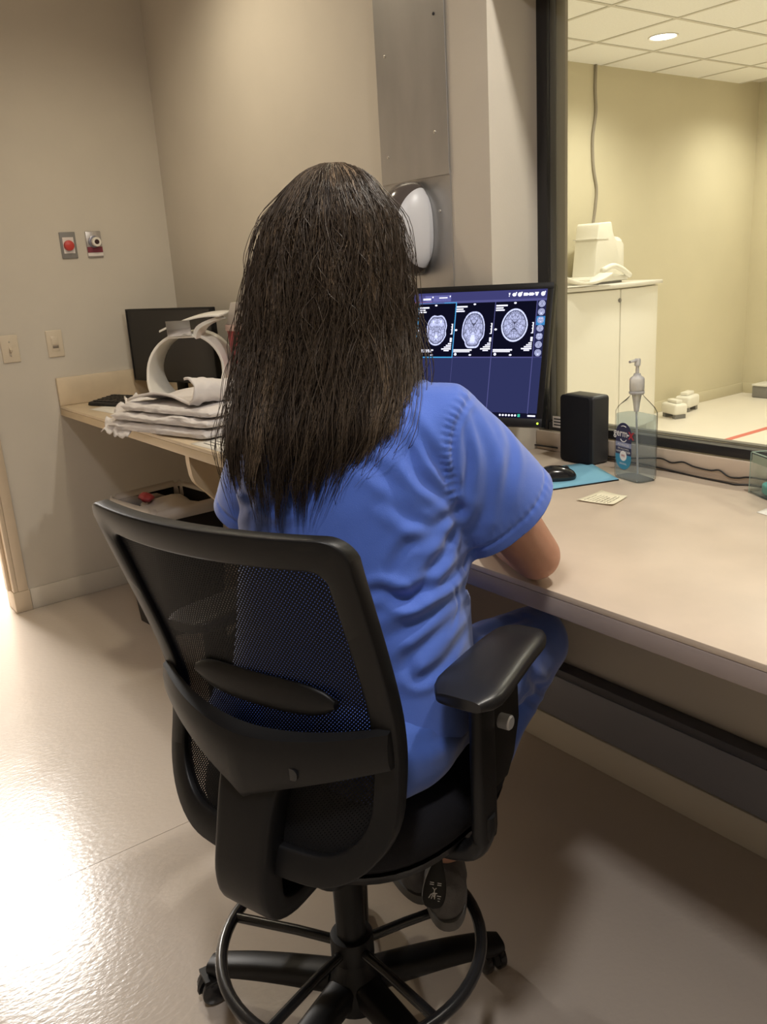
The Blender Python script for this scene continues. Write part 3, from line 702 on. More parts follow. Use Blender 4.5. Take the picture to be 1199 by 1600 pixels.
# toolbar icons
def icon_disc(bm, L, D, r, n=14, sq=1.0):
    c = (SX1-L/1000, SZ1-D/1000); a = [bm.verts.new((c[0]+r/1000*math.cos(2*math.pi*k/n), -0.0006, c[1]+sq*r/1000*math.sin(2*math.pi*k/n))) for k in range(n)]
    b = [bm.verts.new((v.co.x, 0.0003, v.co.z)) for v in a]; bm.faces.new(a); bm.faces.new(b[::-1])
    for k in range(n): bm.faces.new((a[k], b[k], b[(k+1) % n], a[(k+1) % n]))
wht = emit('screen_white', srgb(225, 225, 245), SCR*1.5)
bm = bmesh.new()
for k, L in enumerate((12, 30, 46, 62, 79, 95)):
    if k in (1,): prism(bm, [(-.006, .005), (.006, .005), (.002, -.005), (-.002, -.005)], 0, 0.0003, mtx=Matrix.Translation((SX1-L/1000, -0.0005, SZ1-0.013)) @ Matrix.Rotation(math.radians(90), 4, 'X'))
    elif k in (2, 3): q(bm, L-6, L+6, 9, 17, lift=0.0006); q(bm, L-9, L-6, 11, 15, lift=0.0006)
    else: icon_disc(bm, L, 13, 6.0, 14, 1 if k != 5 else 0.8); q(bm, L-7, L-4, 6, 10, lift=0.0006)
q(bm, 108, 111, 8, 14, lift=0.0006); q(bm, 107, 112, 8, 10, lift=0.0006); q(bm, 108.5, 111, 16, 18, lift=0.0006)
obj('toolbar_icon', bm, wht, scr)
# text lines and scale bars of each pane
bm = bmesh.new()
for i, L in enumerate((28, 150, 272)):
    for (l0, l1, d0, d1) in ((84, 118, 40, 44), (96, 118, 47, 50.5), (92, 118, 53, 56.5), (60, 117, 163, 167), (66, 117, 168.5, 171), (4, 34, 160, 163.5), (4, 26, 155, 158), (4, 20, 150, 153), (4, 14, 145, 148), (3, 6, 90, 120), (6, 9, 118, 120), (6, 8, 90, 91.5), (6, 8, 98, 99.5), (6, 8, 106, 107.5), (3, 9, 130, 142), (10, 26, 165, 168)):
        q(bm, L+l0, L+l1, d0, d1, lift=0.0007)
    icon_disc(bm, L+62, 36, 4, 10, 0.6); icon_disc(bm, L+64, 179, 4, 10, 0.6); icon_disc(bm, L+114, 108, 4, 10, 0.7); icon_disc(bm, L+110, 177, 4, 10, 1)
for l0, l1, d0, d1 in ((353, 378, 15, 20), (300, 326, 13, 16), (4, 26, SH_-9, SH_-5), (345, 349, 10, 14), (290, 293, 9, 13)): q(bm, l0, l1, d0, d1, lift=0.0007)
for k in range(6):
    icon_disc(bm, 62+k*9, SH_-7, 3.0, 8)
obj('text_lines', bm, wht, scr)['kind'] = 'stuff'
scr_part('status_icon', [(48, 55, SH_-11, SH_-3)], srgb(60, 190, 160), SCR, 0.0008)
scr_part('thumbnail_highlight', [(0, 25, 74, 98)], srgb(60, 130, 190), SCR, 0.0004)
def scan_mat(name, kind, tint=(0.62, 0.66, 1.0)):
    m = bpy.data.materials.new(name); m.use_nodes = True; nt = m.node_tree; nt.nodes.remove(nt.nodes['Principled BSDF']); L = nt.links.new
    uv = nt.nodes.new('ShaderNodeUVMap')
    def node(t, **kw):
        n = nt.nodes.new(t)
        for k, v in kw.items(): setattr(n, k, v)
        return n
    def math_(op, a, b=None):
        n = node('ShaderNodeMath', operation=op)
        for i, s in enumerate((a, b)):
            if s is None: continue
            if isinstance(s, (int, float)): n.inputs[i].default_value = s
            else: L(s, n.inputs[i])
        return n.outputs[0]
    ln = node('ShaderNodeVectorMath', operation='LENGTH'); L(uv.outputs[0], ln.inputs[0]); r = ln.outputs['Value']
    sp = node('ShaderNodeSeparateXYZ'); L(uv.outputs[0], sp.inputs[0]); ax = math_('ABSOLUTE', sp.outputs[0]); y = sp.outputs[1]
    cb = node('ShaderNodeCombineXYZ'); L(ax, cb.inputs[0]); L(y, cb.inputs[1])      # mirror symmetry left/right
    nz = node('ShaderNodeTexNoise'); nz.inputs['Scale'].default_value = 5.5; nz.inputs['Detail'].default_value = 4; nz.inputs['Distortion'].default_value = 1.5; L(cb.outputs[0], nz.inputs['Vector'])
    vo = node('ShaderNodeTexVoronoi', feature='DISTANCE_TO_EDGE'); vo.inputs['Scale'].default_value = 5.0 if kind != 'face' else 3.6; L(cb.outputs[0], vo.inputs['Vector'])
    n2 = node('ShaderNodeTexNoise'); n2.inputs['Scale'].default_value = 9; L(uv.outputs[0], n2.inputs['Vector'])
    sulci = node('ShaderNodeMapRange'); sulci.inputs[1].default_value = 0.0; sulci.inputs[2].default_value = 0.13; sulci.inputs[3].default_value = 0.25; sulci.inputs[4].default_value = 0.85; L(vo.outputs['Distance'], sulci.inputs[0])
    base = math_('MULTIPLY', sulci.outputs[0], math_('ADD', math_('MULTIPLY', nz.outputs['Fac'], 1.1), 0.15))
    def gauss(d, s): return math_('POWER', 2.718, math_('MULTIPLY', math_('POWER', math_('DIVIDE', d, s), 2.0), -1.0))
    ring_b = gauss(math_('SUBTRACT', r, 0.95), 0.045); ring_d = gauss(math_('SUBTRACT', r, 0.865), 0.045)
    v = math_('MULTIPLY', base, math_('SUBTRACT', 1.0, math_('MULTIPLY', ring_d, 0.85)))
    if kind == 'axial':      # butterfly ventricles: upper horns and the lower arch
        d1 = math_('ABSOLUTE', math_('SUBTRACT', math_('SUBTRACT', y, 0.10), math_('MULTIPLY', ax, 0.9)))
        horns = math_('MULTIPLY', gauss(d1, 0.06), gauss(ax, 0.26))
        d2 = math_('ABSOLUTE', math_('ADD', math_('ADD', y, 0.16), math_('MULTIPLY', ax, 0.9)))
        arch = math_('MULTIPLY', gauss(d2, 0.055), gauss(ax, 0.36))
        mid = math_('MULTIPLY', gauss(ax, 0.02), 0.5)
        dark = math_('MINIMUM', math_('ADD', math_('ADD', horns, arch), mid), 1.0)
        v = math_('MULTIPLY', v, math_('SUBTRACT', 1.0, math_('MULTIPLY', dark, 0.92)))
    elif kind == 'coronal':
        d1 = math_('ABSOLUTE', math_('SUBTRACT', math_('SUBTRACT', y, 0.25), math_('MULTIPLY', ax, 0.9)))
        dark = math_('MULTIPLY', gauss(d1, 0.07), gauss(ax, 0.24))
        spine_ = math_('MULTIPLY', gauss(ax, 0.16), gauss(math_('ADD', y, 0.45), 0.22))
        v = math_('ADD', math_('MULTIPLY', v, math_('SUBTRACT', 1.0, dark)), math_('MULTIPLY', spine_, 0.8))
        ring_b = math_('MULTIPLY', ring_b, 0.7)
    else:
        c1 = math_('MULTIPLY', gauss(ax, 0.13), gauss(math_('ADD', y, 0.42), 0.13)); c2 = math_('MULTIPLY', gauss(math_('SUBTRACT', ax, 0.33), 0.16), gauss(math_('SUBTRACT', y, 0.5), 0.2))
        v = math_('ADD', v, math_('ADD', math_('MULTIPLY', c1, 0.9), math_('MULTIPLY', c2, 0.5))); ring_b = math_('MULTIPLY', ring_b, 0.6)
    v = math_('ADD', v, math_('MULTIPLY', ring_b, 0.75))
    mx = node('ShaderNodeMix', data_type='RGBA'); mx.inputs[6].default_value = (0.008, 0.008, 0.025, 1); mx.inputs[7].default_value = (*tint, 1); L(v, mx.inputs[0])
    e = node('ShaderNodeEmission'); L(mx.outputs[2], e.inputs[0]); e.inputs[1].default_value = SCR*1.25
    L(e.outputs[0], nt.nodes['Material Output'].inputs[0]); return m
def scan(kind, L, D, w_, h_, m, name='scan_image', lift=0.0009):
    n = 48; pts = []
    for k in range(n):
        a = 2*math.pi*k/n; x, y = math.cos(a), math.sin(a)
        if kind == 'coronal':      # dome over a narrowing neck
            x = math.copysign(abs(x)**(0.85 if y > 0 else 0.45), x)
            if y < -0.2: x *= 0.72+0.28*max(0, 1-(-y-0.2)/0.25)
            y = -abs(y)**0.6 if y < 0 else y
        elif kind == 'face':
            x = math.copysign(abs(x)**0.85, x)*(1-0.10*math.exp(-((y+0.05)/0.2)**2)); 
            if y < -0.4: x *= 1-0.25*(-y-0.4)
            if y > 0.8: y -= 0.10*math.exp(-(x/0.25)**2)
        else: x *= 1-0.10*max(0, y); y = y
        pts.append((x, y))
    bm = bmesh.new(); uvl = bm.loops.layers.uv.new('UVMap'); c = bm.verts.new((SX1-L/1000, -lift, SZ1-D/1000)); uvs = {c: (0, 0)}
    prev = [c]*n
    R = []
    for s in (0.5, 1.0):
        ring = [bm.verts.new((SX1-L/1000+x*s*w_/2000, -lift, SZ1-D/1000+y*s*h_/2000)) for x, y in pts]
        for v_, (x, y) in zip(ring, [(math.cos(2*math.pi*k/n)*s, math.sin(2*math.pi*k/n)*s) for k in range(n)]): uvs[v_] = (x, y)
        R.append(ring)
    fs = []
    for k in range(n):
        j = (k+1) % n; fs.append(bm.faces.new((c, R[0][k], R[0][j]))); fs.append(bm.faces.new((R[0][k], R[1][k], R[1][j], R[0][j])))
    for f in fs:
        for l in f.loops: l[uvl].uv = uvs[l.vert]
    return obj(name, bm, m, scr, smooth=None)
S_AX, S_CO, S_FA = scan_mat('scan_axial', 'axial'), scan_mat('scan_coronal', 'coronal'), scan_mat('scan_face', 'face')
scan('axial', 87, 97, 78, 92, S_AX); scan('coronal', 210, 108, 70, 104, S_CO); scan('face', 326, 107, 67, 90, S_FA); scan('axial', 450, 100, 74, 90, S_AX)
for k in range(7):
    D = 40+22.2*k; kd, mk = (('axial', S_AX), ('coronal', S_CO), ('face', S_FA))[k % 3 if k < 4 else (k+1) % 3]
    scan(kd, 12.5, D, 19, 18, mk, 'thumbnail')
bm = bmesh.new(); lathe(bm, [(0.0028, 0.0021), (0.0022, 0.0034), (0, 0.0036)], 12, (MW-0.012, 0, 0.010), 'y'); obj('power_light', bm, emit('power_glow', srgb(190, 255, 60), 2.0), mm)
mi = mt.inverted()
bm = bmesh.new()
fz = mi @ Vector((br_[0]-0.30*xv.x, br_[1]-0.30*xv.y+0.04, ZD+0.0008)); 
obj('stand', bm if False else (lambda b: (box(b, -0.035, 0.035, 0.03, 0.055, -0.0, 0.27), prism(b, rrect(0.26, 0.17, 0.02, cx=0, cy=0.03), -0.0, 0.010), b)[2])(bmesh.new()), M['black'], None, bevel=0.002)
st_ = bpy.data.objects['stand.001'] if 'stand.001' in bpy.data.objects else bpy.data.objects['stand']
st_.parent = mm; st_.matrix_parent_inverse = mi; st_.matrix_world = basis((math.cos(th), math.sin(th), 0), loc=(br_[0]-0.30*xv.x-0.018, br_[1]-0.30*xv.y+0.045, ZD+0.001))

# ------------------------------------------------------------------ things on the desk
sL, sM = hitz(875.5, 719, ZD), hitz(921.5, 729.5, ZD)
sp = thing('speaker', 'black box speaker standing on the desk beside the lit monitor', 'speaker'); d_ = sM-sL
sp.matrix_world = basis((d_[0], d_[1], 0), loc=(sL[0], sL[1], ZD+0.001)); WS = float(np.hypot(d_[0], d_[1])); HS = 0.192
bm = bx(0, WS, 0.012, 0.078, 0, HS); obj('cabinet', bm, mat('speaker_case', (0.035, 0.035, 0.036), 0.4, 0.4, bump=0.1, bscale=500), sp, bevel=0.010, seg=4)
bm = bmesh.new(); prism(bm, rrect(WS-0.002, HS-0.002, 0.012, 5, WS/2, HS/2), 0, 0.013, mtx=Matrix.Translation((0, 0.013, 0)) @ Matrix.Rotation(math.radians(90), 4, 'X')); obj('grille', bm, M['seat'], sp, bevel=0.003)
for x in (0.012, WS-0.012):
    for y in (0.03, 0.065):
        bm = bmesh.new(); lathe(bm, [(0.006, -0.0008), (0.006, 0.001)], 10, (x, y, 0)); obj('foot', bm, M['black'], sp)

# hand sanitiser bottle
b0 = hitz(998, 757, ZD); bl = hitz(966, 747, ZD); dx_ = np.array([b0[0]-bl[0], b0[1]-bl[1]]); dx_ /= np.hypot(*dx_)
bt = thing('sanitizer_bottle', 'clear pump bottle of hand sanitizer with a dark blue label', 'bottle')
BW, BD, BH = 0.108, 0.066, 0.165
bt.matrix_world = basis((dx_[0], dx_[1], 0), loc=(b0[0]-dx_[0]*BW/2-dx_[1]*BD/2, b0[1]-dx_[1]*BW/2+dx_[0]*BD/2, ZD+0.0008))
M['pet'] = clear('clear_bottle', (0.97, 0.98, 0.99), 0.07, 0.04)
M['gel'] = clear('sanitizer_gel', (0.80, 0.86, 0.885), 0.05, 0.05, body=0.10)
M['frost'] = mat('pump_clear', (0.82, 0.82, 0.84), 0.28, 0.5, Transmission_Weight=0.55, IOR=1.3)
def body_rings(inset, top):
    prof = [(0.0, 0.93, 0.93), (0.006, 0.99, 0.99), (0.015, 1, 1), (0.165, 1, 1), (0.176, 0.985, 0.985), (0.188, 0.86, 0.90), (0.200, 0.62, 0.76), (0.210, 0.42, 0.60), (0.217, 0.31, 0.46), (0.232, 0.29, 0.46)]
    out = []
    for z, sx, sy in prof:
        if z > top: break
        p = 5 if z < 0.18 else interp(z, [0.18, 0.217], [5, 2.0])
        out.append([(x, y, z+inset) for x, y in superell((BW/2)*sx-inset, (BD/2)*sy-inset, p, 48)])
    return out
bm = bmesh.new(); loft(bm, body_rings(0, 0.3), True, False); obj('bottle_shell', bm, M['pet'], bt, smooth=60)
bm = bmesh.new(); loft(bm, body_rings(0.0022, 0.170)); obj('gel', bm, M['gel'], bt, smooth=50)
bm = bmesh.new(); lathe(bm, [(0.018, 0.220), (0.0195, 0.222), (0.0195, 0.226), (0.018, 0.228)], 28); lathe(bm, [(0.0175, 0.229), (0.0185, 0.231), (0.0185, 0.258), (0.016, 0.262), (0.010, 0.266), (0.008, 0.272)], 28); obj('pump_collar', bm, M['frost'], bt, smooth=45)
bm = bmesh.new(); lathe(bm, [(0.0045, 0.272), (0.0045, 0.291)], 14); lathe(bm, [(0.0075, 0.291), (0.0078, 0.306), (0.006, 0.309)], 18); loft(bm, [[(x, -0.004-0.02*k, 0.3045+y-0.002*k) for x, y in rrect(0.010-0.002*k, 0.007-0.001*k, 0.002, 3)] for k in (0, 1)]); obj('pump_head', bm, M['frost'], bt, smooth=45)
bm = bmesh.new(); tube(bm, [(0, 0, 0.222), (0, 0, 0.20)], [0.013, 0.009], 16); tube(bm, [(0, 0, 0.20), (0, 0, 0.175)], [0.009, 0.006], 16); tube(bm, [(0, 0, 0.176), (0.006, 0.004, 0.012)], 0.0025, 8); obj('dip_tube', bm, M['frost'], bt)
FY = -BD/2-0.0004
def face_mtx(x, z, lift): return Matrix.Translation((x, FY-lift, z)) @ Matrix.Rotation(math.radians(90), 4, 'X')
LX, LZ, LW, LH = -0.006, 0.088, 0.062, 0.122
def pill(w_, h_, n=16):
    r = w_/2; return [(r*math.cos(math.pi*k/n), h_/2-r+r*math.sin(math.pi*k/n)) for k in range(n+1)]+[(-r*math.cos(math.pi*k/n), -h_/2+r-r*math.sin(math.pi*k/n)) for k in range(n+1)]
M['l_navy'] = mat('label_navy', srgb(32, 40, 84)[:3], 0.4); M['l_teal'] = mat('label_teal', srgb(58, 140, 176)[:3], 0.4)
M['l_white'] = mat('label_white', (0.85, 0.85, 0.85), 0.4); M['l_red'] = mat('label_red', srgb(170, 40, 58)[:3], 0.4); M['l_grey'] = mat('label_grey', srgb(140, 150, 185)[:3], 0.4)
bm = bmesh.new(); prism(bm, pill(LW, LH), 0, 0.0002, mtx=face_mtx(LX, LZ, 0)); lab = obj('label', bm, M['l_navy'], bt, smooth=None)
low = [(x, y) for x, y in pill(LW, LH) if y < -0.030]; low = [(LW/2, -0.022)]+[(-LW/2, -0.022)]+[p for p in low if p[0] <= 0 or True]
bm = bmesh.new(); r = LW/2; pl_ = [(-r, -0.022), (-r, -LH/2+r)]+[(-r*math.cos(math.pi*k/14), -LH/2+r-r*math.sin(math.pi*k/14)) for k in range(1, 14)]+[(r, -LH/2+r), (r, -0.022)]
prism(bm, pl_, 0.0002, 0.0004, mtx=face_mtx(LX, LZ, 0)); obj('teal_band', bm, M['l_teal'], lab, smooth=None)
bm = bmesh.new(); prism(bm, [(-r, -0.002), (r, -0.002), (r, 0.010), (-r, 0.010)], 0.0002, 0.0004, mtx=face_mtx(LX, LZ, 0)); obj('grey_band', bm, M['l_grey'], lab, smooth=None)
bm = bmesh.new(); lathe(bm, [(0.0135, 0), (0.0135, 0.0003)], 24); bmesh.ops.transform(bm, matrix=face_mtx(LX, LZ-0.025, 0.0004), verts=bm.verts[:])
text_bm(bm, 'germ', 0.027, face_mtx(LX-0.012, LZ+0.033, 0.0006), bold=0.012)
text_bm(bm, '-', 0.030, face_mtx(LX+0.0175, LZ+0.033, 0.0006), bold=0.012)
text_bm(bm, 'ADVANCED', 0.0085, face_mtx(LX, LZ+0.0035, 0.0006)); text_bm(bm, '70% ALCOHOL', 0.0068, face_mtx(LX, LZ-0.007, 0.0006)); text_bm(bm, 'HAND SANITIZER', 0.0070, face_mtx(LX, LZ-0.0145, 0.0006), bold=0.006)
text_bm(bm, 'ORIGINAL', 0.0065, face_mtx(LX, LZ-0.046, 0.0006))
bm2 = bmesh.new(); tube(bm2, [Vector((0.012*math.cos(a), FY-0.0008, LZ+0.021+0.009*math.sin(a)))+Vector((LX, 0, 0)) for a in [math.radians(d) for d in range(200, 341, 20)]], 0.0010, 6)
tube(bm2, [Vector((0.019*math.cos(a), FY-0.0008, LZ+0.037+0.016*math.sin(a)))+Vector((LX, 0, 0)) for a in [math.radians(d) for d in range(60, 121, 15)]], 0.0009, 6)
me = bpy.data.meshes.new('x'); bm2.to_mesh(me); bm2.free(); bm.from_mesh(me); bpy.data.meshes.remove(me)
obj('label_lettering', bm, M['l_white'], lab, smooth=None)
bm = bmesh.new(); text_bm(bm, 'x', 0.040, face_mtx(LX+0.030, LZ+0.034, 0.0008), bold=0.02)
obj('red_letter', bm, M['l_red'], lab, smooth=None)
bm = bmesh.new(); text_bm(bm, '99%', 0.0085, face_mtx(LX, LZ-0.025, 0.0012), bold=0.01); obj('red_number', bm, M['l_red'], lab, smooth=None)['kind'] = 'stuff'

# mouse pad, mouse, note, tray, cables, slip of paper
A_, B_, D_ = hitz(968, 751, ZD), hitz(921, 724, ZD), hitz(853, 768, ZD)
u_ = (B_-A_); v_ = (D_-A_)*1.05
pd = sheet('mouse_pad', [A_[:2], (A_+u_)[:2], (A_+u_+v_)[:2], (A_+v_)[:2]], mat('pad_blue', srgb(122, 176, 200)[:3], 0.7, 0.2, bump=0.2, bscale=900), 'light blue mouse pad on the desk beside the sanitizer bottle', 'mouse pad', ZD+0.0005, 0.0035)
pd.data.materials.append(M['black'])
for p in pd.data.polygons:
    if p.normal.z < 0.5: p.material_index = 1
ms_ = thing('computer_mouse', 'black computer mouse on the light blue pad', 'mouse'); mc = hitz(868, 748, ZD+0.005)
ms_.matrix_world = basis((0.80, -0.60, 0), loc=(mc[0], mc[1], ZD+0.0045))
bm = bmesh.new(); rings = []
for z, s in ((0.0, 0.96), (0.006, 1.0), (0.014, 0.98), (0.022, 0.90), (0.029, 0.72), (0.034, 0.42), (0.0355, 0.1)):
    rings.append([(x*s, y*s*(1 if y > 0 else 0.98)-0.006*(1-s), z*(1-0.18*(y*s/0.055)**2)) for x, y in superell(0.032, 0.056, 2.5, 32)])
loft(bm, rings); obj('body', bm, M['black_gloss'], ms_, smooth=60)
bm = bmesh.new(); lathe(bm, [(0.004, -0.0025), (0.0075, -0.002), (0.0075, 0.002), (0.004, 0.0025)], 16, (0, 0.030, 0.0262), 'x'); obj('scroll_wheel', bm, M['black_soft'], ms_)
nc = [hitz(x, y, ZD) for x, y in ((902, 783), (941, 768.5), (981, 777.5), (958, 791))]
nt_ = sheet('sticky_note', [p[:2] for p in nc], mat('note_yellow', (0.80, 0.74, 0.55), 0.8), 'pale yellow handwritten note lying in front of the sanitizer bottle', 'note', ZD+0.0006, 0.0004, curl=0.004)
bm = bmesh.new(); rnd = random.Random(4); n0, n1, n3 = nc[0][:2], nc[1][:2], nc[3][:2]
def notep(u, v): p = nc[0]*(1-u)*(1-v)+nc[1]*(1-u)*v+nc[2]*u*v+nc[3]*u*(1-v); return Vector((p[0], p[1], ZD+0.0016+0.004*((2*u-1)**4+(2*v-1)**4)/2))
for k in range(7):
    u0 = 0.14+0.11*k; ln_ = rnd.uniform(0.45, 0.75); pts = [notep(u0+0.02*math.sin(j*2.1+k)+0.012*rnd.uniform(-1, 1), 0.12+ln_*j/26) for j in range(27)]
    tube(bm, pts, 0.00035, 4)
obj('handwriting', bm, mat('pencil', (0.25, 0.22, 0.17), 0.7), nt_)
sheet('paper_slip', [hitz(1183, 801, ZD)[:2], hitz(1204, 793, ZD)[:2], hitz(1240, 803, ZD)[:2], hitz(1222, 813, ZD)[:2]], M['paper'], 'small white paper slip on the desk at the right picture edge', 'paper', ZD+0.0006, 0.0004)
ty = thing('acrylic_tray', 'clear acrylic box holding a teal item at the right desk end', 'tray'); t0 = hitz(1171, 770, ZD)
ty.matrix_world = basis((0.88, -0.47, 0), loc=(t0[0], t0[1], ZD+0.0008))
M['acryl'] = clear('clear_acrylic', (0.93, 0.965, 0.95), 0.08, 0.03, body=0.05); M['acryl_e'] = mat('acrylic_edge', (0.42, 0.60, 0.52), 0.15, 0.6, Transmission_Weight=0.3)
TX, TY, TZ, k_ = 0.16, 0.060, 0.098, 0.003
for nm, a in (('front_wall', (0, TX, 0, k_, k_, TZ)), ('back_wall', (0, TX, TY-k_, TY, k_, TZ)), ('side_wall', (0, k_, k_, TY-k_, k_, TZ)), ('side_wall', (TX-k_, TX, k_, TY-k_, k_, TZ)), ('tray_base', (0, TX, 0, TY, 0, k_))):
    obj(nm, bx(*a), M['acryl'], ty)
bm = bmesh.new(); e = 0.0016
for a in ((0, TX, 0, k_, TZ, TZ+e), (0, TX, TY-k_, TY, TZ, TZ+e), (0, k_, k_, TY-k_, TZ, TZ+e), (TX-k_, TX, k_, TY-k_, TZ, TZ+e), (-0.0008, k_*0.5, -0.0008, 0, 0, TZ)): box(bm, *a)
obj('rim', bm, M['acryl_e'], ty)
obj('label_band', bx(0.006, TX-0.004, -0.0006, -0.0001, TZ-0.022, TZ-0.003), mat('band_green', (0.30, 0.37, 0.29), 0.5), ty)
ti = thing('tape_dispenser', 'teal plastic item lying inside the clear acrylic box', 'tape'); ti.matrix_world = basis((0.88, -0.47, 0), loc=(t0[0]+0.080*0.88+0.030*0.47, t0[1]-0.080*0.47+0.030*0.88, ZD+0.0045))
M['teal'] = mat('teal_plastic', srgb(70, 165, 160)[:3], 0.25, 0.5)
bm = bmesh.new(); prism(bm, superell(0.060, 0.024, 2.6, 32), 0, 0.026); obj('case', bm, M['teal'], ti, bevel=0.007, seg=4)
bm = bmesh.new(); lathe(bm, [(0.018, 0.0262), (0.018, 0.029), (0.012, 0.029), (0.012, 0.0262)], 24, (-0.02, 0, 0)); obj('roll', bm, mat('teal_light', srgb(130, 200, 200)[:3], 0.3), ti)
M['cable'] = mat('black_cable', (0.012, 0.011, 0.011), 0.5)
def cable(name, px, label, r=0.0022):
    pts = []
    for x, y in px:
        p = hitz(x, y, ZD+r+0.0006)
        if p[1] > YW-0.018: p = hit(x, y, 1, YW-0.018); p[2] = max(p[2], ZD+r+0.0006)
        pts.append(p)
    bm = bmesh.new(); tube(bm, [Vector(p) for p in spline(pts, 60)], r, 8); return tag(obj(name, bm, M['cable'], None, 180), label, 'cable')
cable('cable', [(946, 712), (960, 714), (985, 716), (1031, 716), (1050, 723), (1068, 722), (1085, 729), (1110, 735), (1125, 735), (1140, 745), (1155, 747), (1172, 746), (1210, 752)], 'upper black cable running wavily behind the bottle along the desk back')
cable('cable', [(942, 716), (990, 723), (1031, 731), (1060, 738), (1100, 747), (1135, 754), (1150, 757), (1174, 758), (1210, 764)], 'lower black cable with a smooth run behind the sanitizer bottle')
cable('cable', [(790, 690), (812, 692), (830, 694), (850, 697), (872, 700)], 'short black cable between the lit monitor and the speaker')
stk = thing('asset_sticker', 'small white printed sticker on the black window frame behind the monitor', 'sticker'); s0 = hit(869, 657, 1, YW)
stk.location = (XJ+0.063, YW-0.0008, 0.958)
obj('sticker', bx(-0.005, 0.05, -0.0008, 0.0, -0.017, 0.017), M['label_w'], stk)
bm = bmesh.new()
for k, (l, z) in enumerate(((0.045, 0.009), (0.030, 0.0), (0.040, -0.009))): box(bm, 0, l, -0.0012, -0.0008, z-0.0018, z+0.0018)
obj('printed_lines', bm, M['dk_ink'], stk)

# ------------------------------------------------------------------ scanner room things
cb = thing('cabinet', 'white bow-front two-door cabinet against the scanner room wall', 'cabinet', (-4.705, 5.40, 0))
def bow(y): return 0.40+0.10*(1-(y/0.62)**2)
def bowpoly(y0, y1, ins, x0=0.0, n=14): return [(x0, y0), (x0, y1)]+[(bow(y)+ins, y) for y in np.linspace(y1, y0, n)]
bm = bmesh.new(); prism(bm, bowpoly(-0.58, 0.58, -0.025), 0.06, 1.175); obj('carcass', bm, M['cab'], cb)
bm = bmesh.new(); prism(bm, bowpoly(-0.55, 0.55, -0.06), 0.0, 0.06); obj('plinth', bm, M['cab_top'], cb)
for y0, y1 in ((-0.58, -0.005), (0.005, 0.58)):
    bm = bmesh.new(); ys = np.linspace(y0, y1, 10); prism(bm, [(bow(y)-0.024, y) for y in ys]+[(bow(y), y) for y in ys[::-1]], 0.07, 1.165); d = obj('door', bm, M['cab'], cb, bevel=0.002)
    if y0 < 0:
        bm = bmesh.new(); lathe(bm, [(0.016, 0), (0.016, 0.006), (0.010, 0.008), (0, 0.008)], 16, (bow(-0.02), -0.012, 1.085), 'x'); obj('lock', bm, M['grey_pl'], d)
bm = bmesh.new(); prism(bm, bowpoly(-0.62, 0.62, 0.03), 1.176, 1.206); obj('cabinet_top', bm, M['cab_top'], cb, bevel=0.006)
# boot shaped coil on the cabinet
ft = thing('boot_coil', 'white boot-shaped medical coil standing on the cabinet top', 'medical coil', (-4.50, 5.49, 1.2065), math.radians(8))
M['coilw'] = mat('coil_cream', (0.86, 0.83, 0.74), 0.35, 0.5)
def yz(poly, x0, x1): 
    bm = bmesh.new(); prism(bm, poly, x0, x1); 
    for v in bm.verts: v.co = Vector((v.co.z, v.co.x, v.co.y))
    return bm
sil = [(-0.21, 0.06), (-0.155, 0.40), (-0.145, 0.44), (-0.13, 0.45), (0.02, 0.455)]+[tuple(p) for p in spline([(0.035, 0.445), (0.055, 0.38), (0.10, 0.325), (0.155, 0.318), (0.205, 0.30)], 10)]+[(0.22, 0.285), (0.225, 0.10), (0.20, 0.06)]
obj('shell', yz(sil, -0.10, 0.10), M['coilw'], ft, bevel=0.02, seg=3)
obj('joint', bx(-0.104, 0.104, -0.19, -0.02, 0.33, 0.336), M['cab_top'], ft)
bm = bmesh.new(); rings = []
for k in range(9):
    y = 0.06+0.17*k/8; rings.append([(0.075*math.cos(a), y, 0.30+0.05*math.sin(a)) for a in [2*math.pi*j/16 for j in range(16)]])
loft(bm, rings); obj('toe_cap', bm, M['coilw'], ft, smooth=50)
obj('coil_base', bx(-0.14, 0.14, -0.24, 0.23, 0.015, 0.06), M['coilw'], ft, bevel=0.015)
obj('base_plate', bx(-0.12, 0.12, -0.18, 0.16, 0.0005, 0.015), M['grey_pl'], ft)
bm = bmesh.new(); tube(bm, [Vector(p) for p in spline([(0.15, -0.18, 0.10), (0.17, -0.06, 0.13), (0.165, 0.08, 0.10), (0.16, 0.16, 0.07), (0.14, 0.24, 0.05)], 24)], 0.022, 10); obj('cable_loop', bm, M['coilw'], ft, smooth=180)
fl_ = thing('flex_coil', 'flat curved white coil pad lying on the cabinet in front of the boot', 'medical coil', (-4.255, 5.03, 1.2065), math.radians(86))
bm = bmesh.new(); rings = []
for k in range(17):
    x = -0.24+0.48*k/16; z = 0.012+0.055*abs(x/0.24)**2.2
    rings.append([(x, y, z+dz) for y, dz in ((-0.07, 0), (0.07, 0), (0.07, 0.022), (-0.07, 0.022))])
loft(bm, rings); obj('pad', bm, M['coilw'], fl_, smooth=40, bevel=0.006)
obj('pad_box', bx(-0.09, 0.03, -0.045, 0.045, 0.034, 0.058), M['coilw'], fl_, bevel=0.008)
bxk = thing('small_box', 'small white box on the cabinet at the window edge', 'box', (-4.46, 4.86, 1.2065))
obj('carton', bx(-0.09, 0.09, -0.10, 0.11, 0.0005, 0.095), M['coilw'], bxk, bevel=0.008); obj('lid', bx(-0.095, 0.095, -0.105, 0.115, 0.095, 0.115), M['coilw'], bxk, bevel=0.008)
